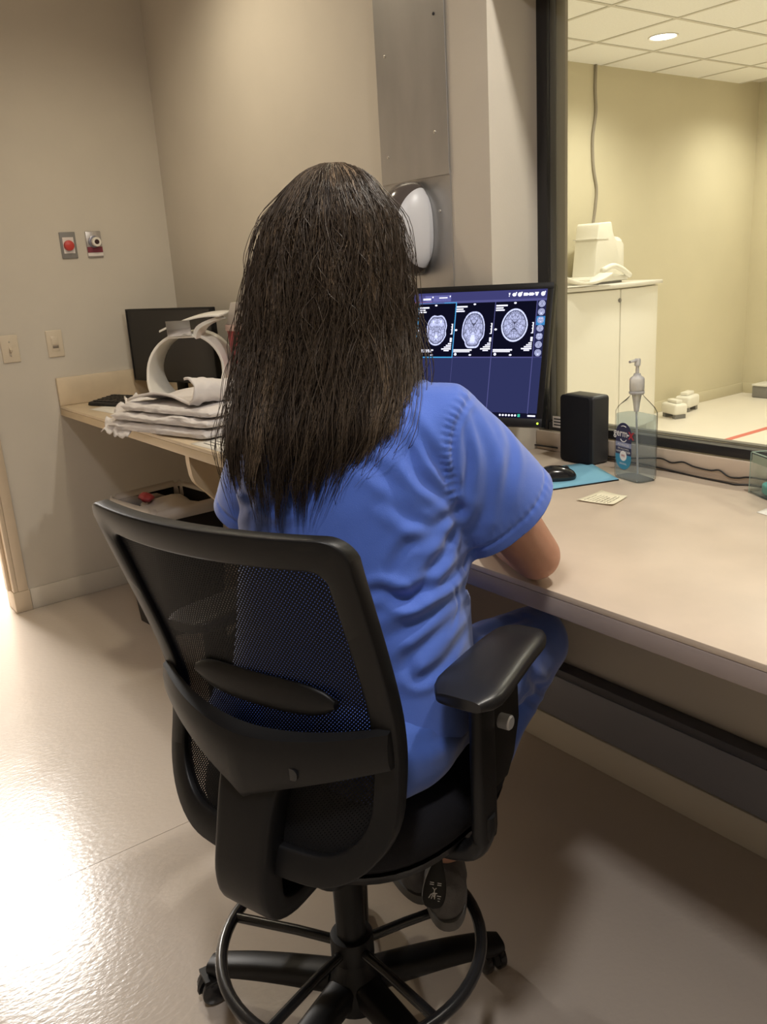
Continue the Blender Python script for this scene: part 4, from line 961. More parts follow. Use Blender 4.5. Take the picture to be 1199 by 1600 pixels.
def phantom(loc, rz, label, s=1.0):
    t = thing('phantom_block', label, 'block', loc, rz)
    bm = bmesh.new(); box(bm, -0.10*s, 0.10*s, -0.16*s, 0.16*s, 0.035, 0.20*s); obj('body', bm, M['cab'], t, bevel=0.035*s, seg=3)
    bm = bmesh.new(); box(bm, -0.05*s, 0.05*s, -0.11*s, 0.10*s, 0.20*s, 0.245*s); obj('cap', bm, M['cab'], t, bevel=0.015*s)
    for y in (-0.11, 0.11):
        obj('foot', bx(-0.08*s, 0.08*s, (y-0.03)*s, (y+0.03)*s, 0.0005, 0.036), M['grey_pl'], t)
pa, pb = hitz(1054, 652, 0.0), hitz(1074, 641, 0.0)
phantom((pa[0], pa[1], 0), math.radians(70), 'white rounded block on the scanner room floor nearest the cabinet', 0.66)
phantom((max(pb[0], -4.58), pb[1], 0), math.radians(10), 'white rounded block on the floor farther from the cabinet', 0.72)
g_ = thing('floor_box', 'small grey box on the scanner room floor at the right edge', 'box', tuple(hitz(1199, 620, 0)[:2])+(0,))
obj('case', bx(-0.10, 0.12, -0.10, 0.12, 0.0005, 0.11), M['grey_pl'], g_, bevel=0.01); obj('lid', bx(-0.105, 0.125, -0.105, 0.125, 0.111, 0.13), M['cab_top'], g_, bevel=0.006)
tag(obj('floor_tape', bx(-3.612, -3.555, 5.80, 7.6, 0.0004, 0.0012), mat('tape_red', (0.62, 0.16, 0.12), 0.5)), 'red tape line on the pale scanner room floor', 'tape')
bm = bmesh.new()
pts = [hit(x, y, 0, -4.70) for x, y in ((932, 101), (931, 140), (932, 175), (927, 215), (928, 260), (933, 295), (931, 325), (928, 352))]
pts.append(np.array([-4.62, pts[-1][1]-0.02, 1.60])); tube(bm, [Vector(p) for p in spline(pts, 60)], 0.012, 8)
tag(obj('power_cord', bm, mat('cord_grey', (0.33, 0.29, 0.23), 0.5), None, 180), 'grey cord hanging from the scanner room ceiling down to the boot coil', 'cord')

# ------------------------------------------------------------------ drafting chair (local x right, y forward)
CH = np.array([-1.15, 0.70, 0.0]); CA = math.radians(18.1)
RC = np.array([math.cos(CA), math.sin(CA), 0]); FC = np.array([-math.sin(CA), math.cos(CA), 0])
ch = thing('drafting_chair', 'black mesh-back drafting chair with foot ring, carrying the seated person', 'chair', tuple(CH), CA)
def cpx(x, y, ax, v):
    """chair-local point where the pixel's ray meets local plane ax = v"""
    d = ray(x, y); dl = np.array([d@RC, d@FC, d[2]]); o = O-CH; ol = np.array([o@RC, o@FC, o[2]]); return ol+(v-ol[ax])/dl[ax]*dl
# five-star base
bm = bmesh.new(); lathe(bm, [(0.030, 0.060), (0.058, 0.066), (0.060, 0.105), (0.046, 0.128), (0.036, 0.150), (0.034, 0.172), (0.030, 0.176)], 32); hub = obj('base_hub', bm, M['black'], ch, smooth=40)
legang = [math.radians(145+72*k)-CA for k in range(5)]; casterang = [0.5, -0.1, 1.1, 0.3, 0.75]
for k, a in enumerate(legang):
    bm = bmesh.new(); rings = []
    for u in np.linspace(0, 1, 12):
        r = 0.045+0.272*u; zt = 0.130-0.024*u-0.018*u**3; h = 0.052-0.020*u; w_ = 0.031-0.004*u
        if u > 0.95: w_ *= 0.8; h *= 0.8
        rings.append([(r, y*w_, zt-h/2+z*h/2) for y, z in superell(1, 1, 3.2, 16)])
    loft(bm, rings); bmesh.ops.rotate(bm, matrix=Matrix.Rotation(a, 3, 'Z'), verts=bm.verts[:]); lg = obj('leg', bm, M['black'], ch, smooth=50)
    cx, cy = 0.302*math.cos(a), 0.302*math.sin(a); ca = a+casterang[k]+0.9; dx, dy = math.cos(ca), math.sin(ca)
    cs = obj('caster', (lambda b: (tube(b, [(cx, cy, 0.052), (cx, cy, 0.082)], 0.0075, 10), b)[1])(bmesh.new()), M['blackmetal'], ch)
    mt = Matrix.Translation((cx+0.014*dx, cy+0.014*dy, 0.0295)) @ Matrix.Rotation(ca+math.pi/2, 4, 'Z')
    for s_ in (-1, 1):
        bm = bmesh.new(); lathe(bm, [(0.006, -0.009), (0.0265, -0.009), (0.029, -0.004), (0.029, 0.006), (0.024, 0.010), (0.006, 0.011)], 24, (0, 0, 0), 'x')
        bmesh.ops.translate(bm, vec=(s_*0.0155, 0, 0), verts=bm.verts[:]); bmesh.ops.transform(bm, matrix=mt, verts=bm.verts[:]); obj('wheel', bm, M['black_gloss'], cs, smooth=40)
    bm = bmesh.new(); rings = []
    for q_ in range(9):
        t_ = math.radians(10+170*q_/8); rings.append([(x, 0.033*math.cos(t_), 0.033*math.sin(t_)-0.002) for x in (-0.006, 0.006)]+[(x, 0.027*math.cos(t_), 0.027*math.sin(t_)-0.002) for x in (0.006, -0.006)])
    loft(bm, rings); box(bm, -0.022, 0.022, -0.020, 0.020, 0.026, 0.034); bmesh.ops.transform(bm, matrix=mt, verts=bm.verts[:]); obj('hood', bm, M['black'], cs, smooth=40)
# column and foot ring
bm = bmesh.new(); lathe(bm, [(0.0285, 0.172), (0.0285, 0.40), (0.026, 0.403)], 28); obj('column', bm, M['black'], ch, smooth=40)
bm = bmesh.new(); lathe(bm, [(0.014, 0.40), (0.014, 0.47)], 20); obj('gas_piston', bm, M['blackmetal'], ch)
ZR, RR = 0.205, 0.248
fr_ = obj('foot_ring', (lambda b: (tube(b, [(RR*math.cos(2*math.pi*k/64), RR*math.sin(2*math.pi*k/64), ZR) for k in range(64)], 0.0115, 12, closed=True), b)[1])(bmesh.new()), M['blackmetal'], ch, smooth=180)
bm = bmesh.new(); lathe(bm, [(0.030, 0.165), (0.042, 0.167), (0.042, 0.212), (0.040, 0.216), (0.0295, 0.218)], 28); obj('collar', bm, M['black'], fr_, smooth=40)
for a in legang:
    a2 = a; bm = bmesh.new(); c, s_ = math.cos(a2), math.sin(a2); tube(bm, [(0.038*c, 0.038*s_, 0.192), (0.11*c, 0.11*s_, 0.199), (RR*c, RR*s_, ZR)], 0.0098, 10); obj('spoke', bm, M['blackmetal'], fr_, smooth=60)
bm = bmesh.new(); lathe(bm, [(0.004, 0.0), (0.009, 0.002), (0.009, 0.016), (0.006, 0.018)], 14, (0, 0, 0), 'x'); bmesh.ops.translate(bm, vec=(0.043, -0.01, 0.19), verts=bm.verts[:]); obj('clamp_knob', bm, M['black_soft'], fr_)
# seat
def seat_outline(s, n=48):
    out = []
    for x, y in superell(0.262, 0.236, 3.0, n): out.append((x*s*(1-0.10*max(0, -y/0.236)), y*s+0.044))
    return out
bm = bmesh.new(); rings = []
for s, z in ((0.88, 0.522), (0.965, 0.524), (1.0, 0.538), (1.005, 0.560), (0.985, 0.582), (0.93, 0.598), (0.80, 0.606), (0.5, 0.604), (0.15, 0.602)):
    rings.append([(x, y, z-0.022*max(0, (y-0.15)/0.13)**2*(1 if z > 0.55 else 0.6)) for x, y in seat_outline(s)])
loft(bm, rings); obj('seat_cushion', bm, M['seat'], ch, smooth=70)
bm = bmesh.new(); rings = []
for s, z in ((0.55, 0.474), (0.80, 0.482), (0.955, 0.502), (0.985, 0.521), (0.9, 0.5215)): rings.append([(x, y, z) for x, y in seat_outline(s)])
loft(bm, rings); obj('seat_pan', bm, M['black'], ch, smooth=60)
bm = bmesh.new(); loft(bm, [[(x, y-0.01, z) for x, y in rrect(w_, d_, 0.03)] for z, w_, d_ in ((0.405, 0.12, 0.16), (0.42, 0.15, 0.22), (0.474, 0.17, 0.26))]); obj('tilt_mechanism', bm, M['black'], ch, smooth=40)
# back: S-shaped sides, hollowed centre
FZ = [(0.53, -0.180), (0.60, -0.158), (0.68, -0.135), (0.76, -0.122), (0.84, -0.140), (0.90, -0.160), (1.0, -0.195), (1.06, -0.216), (1.12, -0.238)]
def fside(z): return interp(z, [p[0] for p in FZ], [p[1] for p in FZ])
fs_z = np.linspace(0.52, 1.14, 125); fs_v = np.array([fside(z) for z in fs_z]); ker = np.exp(-0.5*(np.arange(-18, 19)/8.0)**2); ker /= ker.sum(); fs_v = np.convolve(np.pad(fs_v, 18, mode='reflect', reflect_type='odd'), ker, 'valid')
def bpt(r, z, off=0.0):
    f = float(np.interp(z, fs_z, fs_v)); hollow = 0.048*(1-(r/0.26)**2)
    return (r, f-hollow+off, z)
def outline(ins_side=0.0, ins_top=0.0, ins_bot=0.0):
    """right half from top centre to bottom centre, mirrored"""
    zt, zb = 1.117-ins_top, 0.535+ins_bot
    w_ = lambda z: interp(z, [0.53, 0.66, 0.78, 0.95, 1.12], [0.226, 0.243, 0.244, 0.25, 0.254])-ins_side
    rt, rb = 0.036-0.4*min(ins_side, 0.03), 0.13-ins_side
    R = []
    for x in np.linspace(0, w_(zt)-rt, 9): R.append((x, zt))
    for k in range(1, 8): a = math.radians(90-90*k/8); R.append((w_(zt)-rt+rt*math.cos(a), zt-rt+rt*math.sin(a)))
    for z in np.linspace(zt-rt, zb+rb, 26): R.append((w_(z), z))
    for k in range(1, 12): a = math.radians(-90*k/12); R.append((w_(zb+rb)-rb+rb*math.cos(a), zb+rb+rb*math.sin(a)))
    for x in np.linspace(w_(zb+rb)-rb, 0, 8): R.append((x, zb))
    L = [(-x, z) for x, z in R[1:-1]][::-1]
    return R+L
o_, i_ = outline(), outline(0.040, 0.050, 0.045)
bm = bmesh.new(); n = len(o_); rings = []
for k in range(n):
    ro, zo = o_[k]; ri, zi = i_[k]
    mid = lambda u: (ro+(ri-ro)*u, zo+(zi-zo)*u)
    dk_ = 0.012
    rings.append([bpt(*mid(0.0), 0.011), bpt(*mid(0.06), dk_+0.002), bpt(*mid(0.92), dk_-0.001), bpt(*mid(1.0), 0.008), bpt(*mid(1.0), -0.008), bpt(*mid(0.90), -0.011), bpt(*mid(0.05), -0.015), bpt(*mid(0.0), -0.012)])
loft(bm, rings, loop=True); obj('back_frame', bm, M['black'], ch, smooth=45, bevel=0.0015, seg=1)
def mesh_material():
    m = bpy.data.materials.new('back_mesh'); m.use_nodes = True; nt = m.node_tree; b = nt.nodes['Principled BSDF']; L = nt.links.new
    b.inputs['Base Color'].default_value = (0.008, 0.008, 0.009, 1); b.inputs['Roughness'].default_value = 0.6; b.inputs['Specular IOR Level'].default_value = 0.15
    uv = nt.nodes.new('ShaderNodeUVMap'); mp = nt.nodes.new('ShaderNodeMapping'); mp.inputs['Rotation'].default_value = (0, 0, math.radians(40)); L(uv.outputs[0], mp.inputs[0])
    sp_ = nt.nodes.new('ShaderNodeSeparateXYZ'); L(mp.outputs[0], sp_.inputs[0])
    def wv(s, per, th):
        a = nt.nodes.new('ShaderNodeMath'); a.operation = 'MULTIPLY'; a.inputs[1].default_value = 1/per; L(s, a.inputs[0])
        f = nt.nodes.new('ShaderNodeMath'); f.operation = 'FRACT'; L(a.outputs[0], f.inputs[0])
        g = nt.nodes.new('ShaderNodeMath'); g.operation = 'GREATER_THAN'; g.inputs[1].default_value = th; L(f.outputs[0], g.inputs[0]); return g.outputs[0]
    h = nt.nodes.new('ShaderNodeMath'); h.operation = 'MULTIPLY'; L(wv(sp_.outputs[0], 0.0040, 0.76), h.inputs[0]); L(wv(sp_.outputs[1], 0.0062, 0.56), h.inputs[1])
    inv = nt.nodes.new('ShaderNodeMath'); inv.operation = 'SUBTRACT'; inv.inputs[0].default_value = 1; L(h.outputs[0], inv.inputs[1]); L(inv.outputs[0], b.inputs['Alpha'])
    return m
bm = bmesh.new(); uvl = bm.loops.layers.uv.new('UVMap'); io = outline(0.032, 0.042, 0.037); prev = None; uvd = {}; cz = 0.82
for s in (1.0, 0.85, 0.7, 0.55, 0.4, 0.27, 0.14, 0.05):
    ring = []
    for r, z in io:
        p = (r*s, cz+(z-cz)*s); v = bm.verts.new(bpt(p[0], p[1], 0.001)); uvd[v] = p; ring.append(v)
    if prev:
        for k in range(len(ring)): j = (k+1) % len(ring); bm.faces.new((prev[k], prev[j], ring[j], ring[k]))
    prev = ring
bm.faces.new(prev)
for f in bm.faces:
    for l in f.loops: l[uvl].uv = uvd[l.vert]
obj('back_mesh', bm, mesh_material(), ch, smooth=180)
# lumbar pad inside the mesh, yoke and spine behind it
bm = bmesh.new(); rings = []
for u in np.linspace(-1, 1, 17):
    r = 0.022+0.140*u; e_ = (1-abs(u)**4)**0.5 if abs(u) < 1 else 0.05; zc = 0.835; f0 = bpt(r, zc)[1]
    rings.append([(r, f0-0.010+0.007*math.cos(a), zc+0.028*max(e_, 0.25)*math.sin(a)) for a in [2*math.pi*k/14 for k in range(14)]])
loft(bm, rings); lp = obj('lumbar_pad', bm, M['black'], ch, smooth=60)
bm = bmesh.new(); rings = []
for u in np.linspace(-1, 1, 29):
    r = 0.238*u; au = abs(u); top = 0.775+0.03*au**1.6; bot = 0.655+0.085*au**0.8; f0 = bpt(r, 0.74)[1]-0.018-0.022*(1-au**2)
    th_ = 0.012+0.012*(1-au)
    rings.append([(r, f0+th_*0.4, top), (r, f0-th_*0.7, top-0.006), (r, f0-th_, top-0.025), (r, f0-th_, bot+0.015), (r, f0-th_*0.6, bot), (r, f0+th_*0.5, bot)])
loft(bm, rings); yk = obj('back_yoke', bm, M['black'], ch, smooth=45)
bm = bmesh.new(); prism(bm, rrect(0.075, 0.020, 0.009), 0, 0.004, mtx=Matrix.Translation((0.075, bpt(0.075, .74)[1]-0.0485, 0.722)) @ Matrix.Rotation(math.radians(90), 4, 'X') @ Matrix.Rotation(math.radians(6), 4, 'Z')); obj('slot', bm, M['black_gloss'], yk)
sect = [((-0.168, 0.735), 0.085, 0.020), ((-0.192, 0.69), 0.066, 0.028), ((-0.212, 0.64), 0.058, 0.032), ((-0.230, 0.57), 0.055, 0.034), ((-0.240, 0.515), 0.055, 0.034), ((-0.232, 0.472), 0.055, 0.030), ((-0.19, 0.452), 0.053, 0.026), ((-0.12, 0.449), 0.048, 0.022), ((-0.06, 0.447), 0.05, 0.02)]
P2 = spline([(*p, w_, d_) for p, w_, d_ in sect], 34); bm = bmesh.new(); rings = []
for k, (f, z, w_, d_) in enumerate(P2):
    a = P2[min(k+1, 33)]-P2[max(k-1, 0)]; t = np.array([a[0], a[1]]); t /= np.hypot(*t); nrm = np.array([t[1], -t[0]])
    rings.append([(x*w_, f+nrm[0]*y*d_*0.75, z+nrm[1]*y*d_*0.75) for x, y in superell(1, 1, 8, 24)])
loft(bm, rings); obj('back_support', bm, M['black'], ch, smooth=50)
# arms
for s in (1, -1):
    ar = obj('armrest', (lambda b: (loft(b, [[(s*0.293+x, 0.012+0.052*0+y, z) for x, y in rrect(0.024, w_, 0.010)] for z, w_ in ((0.535, 0.050), (0.55, 0.058), (0.66, 0.056), (0.80, 0.052), (0.812, 0.048))]), b)[1])(bmesh.new()), M['black'], ch, smooth=45)
    bm = bmesh.new(); tube(bm, [Vector(p) for p in spline([(s*0.02, 0.0, 0.487), (s*0.18, 0.005, 0.488), (s*0.262, 0.010, 0.500), (s*0.290, 0.012, 0.54), (s*0.293, 0.012, 0.58)], 22)], [0.018]*22, 12); obj('arm_bracket', bm, M['black'], ar, smooth=60)
    bm = bmesh.new(); loft(bm, [[(s*0.276+x, 0.090+y, z) for x, y in rrect(0.014, w_, 0.006)] for k, (z, w_) in enumerate(((0.590, 0.06), (0.62, 0.11), (0.68, 0.150), (0.745, 0.145), (0.775, 0.08)))]); obj('arm_sleeve', bm, M['black'], ar, smooth=40)
    bm = bmesh.new(); lathe(bm, [(0.0, 0.0205), (0.010, 0.0205), (0.0125, 0.018), (0.0125, 0.0), (0.0, 0.0)], 20, (s*0.300, 0.060, 0.728), 'x')
    if s < 0: bmesh.ops.transform(bm, matrix=Matrix.Translation((-0.600, 0, 0)) @ Matrix.Identity(4), verts=[]) 
    kb_ = obj('height_button', bm, mat('button_silver', (0.50, 0.50, 0.52), 0.35, metal=0.5), ar, smooth=40); kb_['label'] = 'silver height button'
    bm = bmesh.new(); rings = []
    ysq = np.linspace(-1, 1, 15)
    for y in ysq:
        e_ = max(0.0, 1-abs(y)**9)**0.5; w_ = (0.053-0.008*y)*max(e_, 0.62); yy = 0.085+0.150*y
        rings.append([(s*0.283-s*0.014*y+x*w_, yy, 0.818-0.012*max(0, y)**2+z*0.0155*max(e_, 0.6)) for x, z in superell(1, 1, 4.0, 28)])
    loft(bm, rings); obj('arm_pad', bm, M['black_soft'], ar, smooth=60)
# paddle lever hanging below the seat on the right, with printed chair symbols
pt, pb_ = cpx(688, 1318, 0, 0.15), cpx(676, 1420, 0, 0.17)
lv = obj('adjustment_lever', (lambda b: (tube(b, [Vector((0.12, 0.02, 0.482)), Vector((0.145, pt[1], 0.45)), Vector(pt)], 0.006, 8), b)[1])(bmesh.new()), M['black'], ch)
dn = Vector(pb_-pt); ln_ = dn.length; dn.normalize(); tocam = Vector((0.65, -0.75, 0.25)); tocam = (tocam-dn*tocam.dot(dn)).normalized(); sd = dn.cross(tocam)
lm = Matrix((sd, dn, -tocam)).transposed().to_4x4(); lm.translation = Vector(pt)   # x sideways, y down the lever
padp = [tuple(p) for p in spline([(0.004, 0), (0.008, ln_*0.25), (0.019, ln_*0.55), (0.0215, ln_*0.8), (0.015, ln_*0.96), (0.0, ln_)], 20)]
bm = bmesh.new(); prism(bm, padp+[(-x, y) for x, y in padp[::-1][1:]], -0.005, 0.005, mtx=lm); pd_ = obj('paddle', bm, M['black'], lv, bevel=0.002)
bm = bmesh.new(); y0 = ln_*0.60; sc_ = ln_/0.135
for (x0, x1, ya, yb) in ((-0.013, -0.004, 0, 0.0016), (-0.013, -0.004, 0.004, 0.0056), (0.004, 0.013, 0, 0.0016), (0.004, 0.013, 0.004, 0.0056), (-0.004, 0.006, 0.021, 0.0228), (0.006, 0.015, 0.026, 0.0276), (0.008, 0.014, 0.031, 0.0324), (0.009, 0.013, 0.036, 0.0374)):
    box(bm, -x1*sc_, -x0*sc_, y0+ya*sc_, y0+yb*sc_, -0.0056, -0.0045)
for pts_ in ([(-0.006, 0.011), (-0.001, 0.015), (0.003, 0.011)], [(-0.001, 0.015), (-0.001, 0.030)], [(-0.001, 0.022), (-0.008, 0.025), (-0.012, 0.033)], [(-0.004, 0.025), (-0.006, 0.034)], [(0.002, 0.022), (0.001, 0.034)]):
    tube(bm, [Vector((-x*sc_, y0+y*sc_, -0.005)) for x, y in pts_], 0.0009, 6)
bmesh.ops.transform(bm, matrix=lm, verts=bm.verts[:]); o = obj('printed_symbols', bm, mat('symbol_white', (0.7, 0.7, 0.7), 0.5), pd_); o['kind'] = 'stuff'

# ------------------------------------------------------------------ seated person seen from behind
V = lambda *a: Vector(a)
def cw(r, f, z): return CH+r*RC+f*FC+np.array([0, 0, z])            # chair-local to world
def dirs(deg): a = math.radians(deg); return np.array([math.cos(a), math.sin(a), 0]), np.array([-math.sin(a), math.cos(a), 0])
SHO = np.array([-1.172, 0.800, 0.0]); PEL = CH+0.045*FC+0.006*RC
TORSO = [  # z, blend pelvis->shoulder, azimuth, half width, half depth, forward shift
    (0.600, 0.00, 19, 0.205, 0.165, 0.02), (0.640, 0.00, 19, 0.226, 0.178, 0.01), (0.700, 0.05, 20, 0.232, 0.172, 0.0), (0.760, 0.15, 21, 0.224, 0.160, 0.0),
    (0.840, 0.30, 22, 0.214, 0.150, 0.0), (0.920, 0.45, 24, 0.206, 0.146, 0.0), (1.000, 0.60, 26, 0.200, 0.144, 0.0), (1.080, 0.78, 28, 0.198, 0.142, 0.0),
    (1.140, 0.90, 29, 0.196, 0.134, 0.0), (1.190, 1.0, 30, 0.184, 0.118, 0.005), (1.225, 1.0, 30, 0.158, 0.100, 0.012), (1.255, 1.0, 30, 0.118, 0.082, 0.02), (1.280, 1.0, 30, 0.078, 0.068, 0.03)]
def torso_rings(grow=0.0, z0=0.0, z1=9.0, n=40, extra=()):
    out = []
    for z, b, ang, a_, d_, fs in TORSO:
        if z < z0 or z > z1: continue
        R_, F_ = dirs(ang); c = PEL*(1-b)+SHO*b
        out.append([tuple(c+F_*fs+R_*x+F_*y+np.array([0, 0, z])) for x, y in superell(a_+grow, d_+grow, 2.35, n)])
    return out
RS, FS = dirs(30)
shR, shL = SHO+0.155*RS+np.array([0, 0, 1.185]), SHO-0.150*RS+np.array([0, 0, 1.180])
elR = hitz(838, 868, ZD+0.052); wrR = np.array([-1.290, 1.200, ZD+0.034])
elL = at(392, 826, 1.60); elL[2] = max(elL[2], ZD+0.055); wrL = np.array([-1.475, 1.305, ZD+0.034])
HDIR = np.array([-0.66, 0.75, 0]); HDIR /= np.linalg.norm(HDIR); HRT = np.array([HDIR[1], -HDIR[0], 0])
HC = at(515, 388, 1.445)                                            # middle of the head
hipR, hipL = cw(0.115, 0.05, 0.685), cw(-0.115, 0.05, 0.685)
knR, knL = cw(0.185, 0.425, 0.690), cw(-0.16, 0.445, 0.690)
heR, heL = hitz(700, 1424, 0.22), hitz(655, 1385, 0.22)
TOE = {1: np.array([-0.80, 0.60, 0]), -1: np.array([-0.95, 0.31, 0])}
anR, anL = heR+TOE[1]*0.045+np.array([0, 0, 0.100]), heL+TOE[-1]*0.045+np.array([0, 0, 0.100])
tv = lambda p: Vector(tuple(p))
person_loc = Vector(tuple(CH))
def pobj(name, me, m, parent, smooth=180):
    o = link(name, me, parent, m, smooth); return o
def shift(me, d):
    n = len(me.vertices); a = np.empty(n*3, np.float32); me.vertices.foreach_get('co', a); a = a.reshape(-1, 3)+np.array(d, np.float32); me.vertices.foreach_set('co', a.ravel()); me.update()

# --- body: one continuous skin
bm = bmesh.new()
loft(bm, torso_rings(-0.028, 0.61, 1.27))
nb = SHO+FS*0.02+np.array([0, 0, 1.235]); hb = HC+HDIR*(-0.015)+np.array([0, 0, -0.075])
capsule(bm, [nb, nb*0.5+hb*0.5, hb], [0.062, 0.054, 0.052])
hm3 = Matrix((tv(HRT), tv(HDIR), Vector((0, 0, 1)))).transposed()
hp = lambda x, y, z: tv(HC)+hm3 @ Vector((x, y, z))
ellipsoid(bm, hp(0, -0.012, 0.028), (0.074, 0.094, 0.085), hm3)     # cranium
ellipsoid(bm, hp(0, 0.030, -0.035), (0.060, 0.062, 0.078), hm3)     # face
ellipsoid(bm, hp(0, 0.052, -0.092), (0.034, 0.036, 0.026), hm3)     # chin
capsule(bm, [hp(0, 0.092, 0.004), hp(0, 0.106, -0.024), hp(0, 0.112, -0.036)], [0.009, 0.011, 0.013], 10)   # nose
for s in (-1, 1):
    ellipsoid(bm, hp(s*0.035, 0.075, -0.026), (0.022, 0.018, 0.022), hm3)
    capsule(bm, [hp(s*0.012, 0.086, 0.020), hp(s*0.045, 0.074, 0.022)], [0.009, 0.007], 10)
    ellipsoid(bm, hp(s*0.078, -0.006, -0.012), (0.007, 0.018, 0.031), hm3)
ellipsoid(bm, hp(0, 0.087, -0.066), (0.022, 0.011, 0.010), hm3)
def hand(bm, wr, fwd, side):
    """palm, four bent fingers of unequal length and a thumb off the side"""
    f = Vector(fwd).normalized(); up = Vector((0, 0, 1)); rt = f.cross(up)*side   # rt points to the thumb side
    P = lambda a, b, c: Vector(tuple(wr))+f*a+rt*b+up*c
    capsule(bm, [P(0.0, 0.0, 0.0), P(0.045, 0.004, 0.004), P(0.082, 0.002, 0.004)], [0.024, 0.030, 0.030], 14)
    capsule(bm, [P(0.03, -0.016, 0.0), P(0.082, -0.022, 0.001)], [0.018, 0.018], 12); capsule(bm, [P(0.03, 0.018, 0.0), P(0.086, 0.020, 0.003)], [0.018, 0.018], 12)
    for b, L_ in ((0.028, 0.068), (0.009, 0.077), (-0.010, 0.071), (-0.028, 0.056)):
        capsule(bm, [P(0.086, b*0.95, 0.004), P(0.086+L_*0.5, b*1.18, 0.009), P(0.086+L_*0.8, b*1.22, -0.002), P(0.086+L_, b*1.2, -0.013)], [0.0098, 0.0092, 0.0085, 0.0075], 10)
    capsule(bm, [P(0.020, 0.024, -0.004), P(0.050, 0.050, -0.006), P(0.078, 0.060, -0.010), P(0.098, 0.056, -0.014)], [0.0145, 0.0125, 0.0105, 0.0085], 10)
for sh_, el_, wr_, side, hd in ((shR, elR, wrR, -1, (-0.86, 0.5, 0)), (shL, elL, wrL, 1, (0.12, 0.99, 0))):
    m1 = sh_*0.45+el_*0.55
    capsule(bm, [sh_, m1, el_], [0.058, 0.053, 0.045]); capsule(bm, [el_, el_*0.65+wr_*0.35, wr_], [0.045, 0.045, 0.027])
    hand(bm, wr_, hd, side)
for hp_, kn, an in ((hipR, knR, anR), (hipL, knL, anL)):
    capsule(bm, [hp_, kn], [0.080, 0.050]); capsule(bm, [kn, kn*0.6+an*0.4, an], [0.046, 0.036, 0.028])
    tq = TOE[1 if an is anR else -1]; capsule(bm, [an, an+0.06*tq-np.array([0, 0, 0.05]), an+0.14*tq-np.array([0, 0, 0.066])], [0.036, 0.034, 0.026])
body = remeshed(bm, 0.0055, 6)
shift(body, -CH)
person = link('person', body, None, M['skin'], 180); person.location = person_loc
tag(person, 'person with long brown hair in blue scrubs, seated facing the lit monitor', 'person')
cn = person_loc
eyeL = lambda v: v-cn
for s in (-1, 1):
    bm = bmesh.new(); ellipsoid(bm, hp(s*0.031, 0.0715, -0.002)-cn, (0.0115, 0.0115, 0.0095), u=20, v=14); e_ = obj('eye', bm, M['eye'], person, smooth=180)
    bm = bmesh.new(); ellipsoid(bm, hp(s*0.031, 0.0800, -0.002)-cn, (0.0055, 0.0042, 0.0055), hm3, 16, 10); obj('iris', bm, M['iris'], e_, smooth=180)
bm = bmesh.new(); rings = []
for u in np.linspace(-1, 1, 11):
    w_ = max(0.0, 1-u*u)**0.5; rings.append([hp(0.023*u, 0.097-0.012*u*u+0.004*w_*math.cos(a), -0.067+0.008*w_*math.sin(a)+0.0001*a)-cn for a in [2*math.pi*k/10 for k in range(10)]])
loft(bm, rings); obj('lips', bm, M['lips'], person, smooth=180)

# --- cloth helpers
def get_co(me): a = np.empty(len(me.vertices)*3, np.float64); me.vertices.foreach_get('co', a); return a.reshape(-1, 3)
def get_no(me): a = np.empty(len(me.vertices)*3, np.float32); me.vertices.foreach_get('normal', a); return a.reshape(-1, 3).astype(float)
def set_co(me, a): me.vertices.foreach_set('co', a.astype(np.float32).ravel()); me.update()
def seg_dist(P, Q):
    best = np.full(len(P), 9.0); tt = np.zeros(len(P)); K = len(Q)-1
    for k in range(K):
        a, b = Q[k], Q[k+1]; ab = b-a; t = np.clip(((P-a)@ab)/(ab@ab+1e-12), 0, 1); d = np.linalg.norm(P-(a+t[:, None]*ab), axis=1)
        m_ = d < best; best[m_] = d[m_]; tt[m_] = (k+t[m_])/K
    return best, tt
def crease(me, folds):
    """press folds into the cloth: each a pixel polyline cast on the mesh, (points, depth, width, ridge)"""
    bvh = BVHTree.FromPolygons([v.co for v in me.vertices], [p.vertices for p in me.polygons]); co = get_co(me); no = get_no(me); disp = np.zeros(len(co))
    for pts, dep, wid, ridge in folds:
        Q = []
        for x, y in spline([np.array(p, float) for p in pts], 14):
            h = bvh.ray_cast(Vector(tuple(O)), Vector(tuple(ray(x, y))))
            if h[0] is not None: Q.append(np.array(h[0]))
        if len(Q) < 3: continue
        near = np.where(np.linalg.norm(co-np.mean(Q, axis=0), axis=1) < 0.45)[0]
        d, t = seg_dist(co[near], np.array(Q)); env = np.sin(np.pi*np.clip(t*0.86+0.07, 0, 1))**0.7
        disp[near] += env*(-dep*np.exp(-(d/wid)**2)+ridge*np.exp(-((d-2.1*wid)/(1.1*wid))**2))
    set_co(me, co+no*disp[:, None])
def wrinkle(me, amp, sc, seed, stretch=(1, 1, 1)):
    co = get_co(me); no = get_no(me); off = Vector((seed*7.3, seed*3.1, seed))
    d = np.array([noise.noise(Vector((c[0]*sc*stretch[0], c[1]*sc*stretch[1], c[2]*sc*stretch[2]))+off)+0.5*noise.noise(Vector((c[0]*sc*2.3*stretch[0], c[1]*sc*2.3*stretch[1], c[2]*sc*2.3*stretch[2]))+off) for c in co])
    set_co(me, co+no*(d*amp)[:, None])
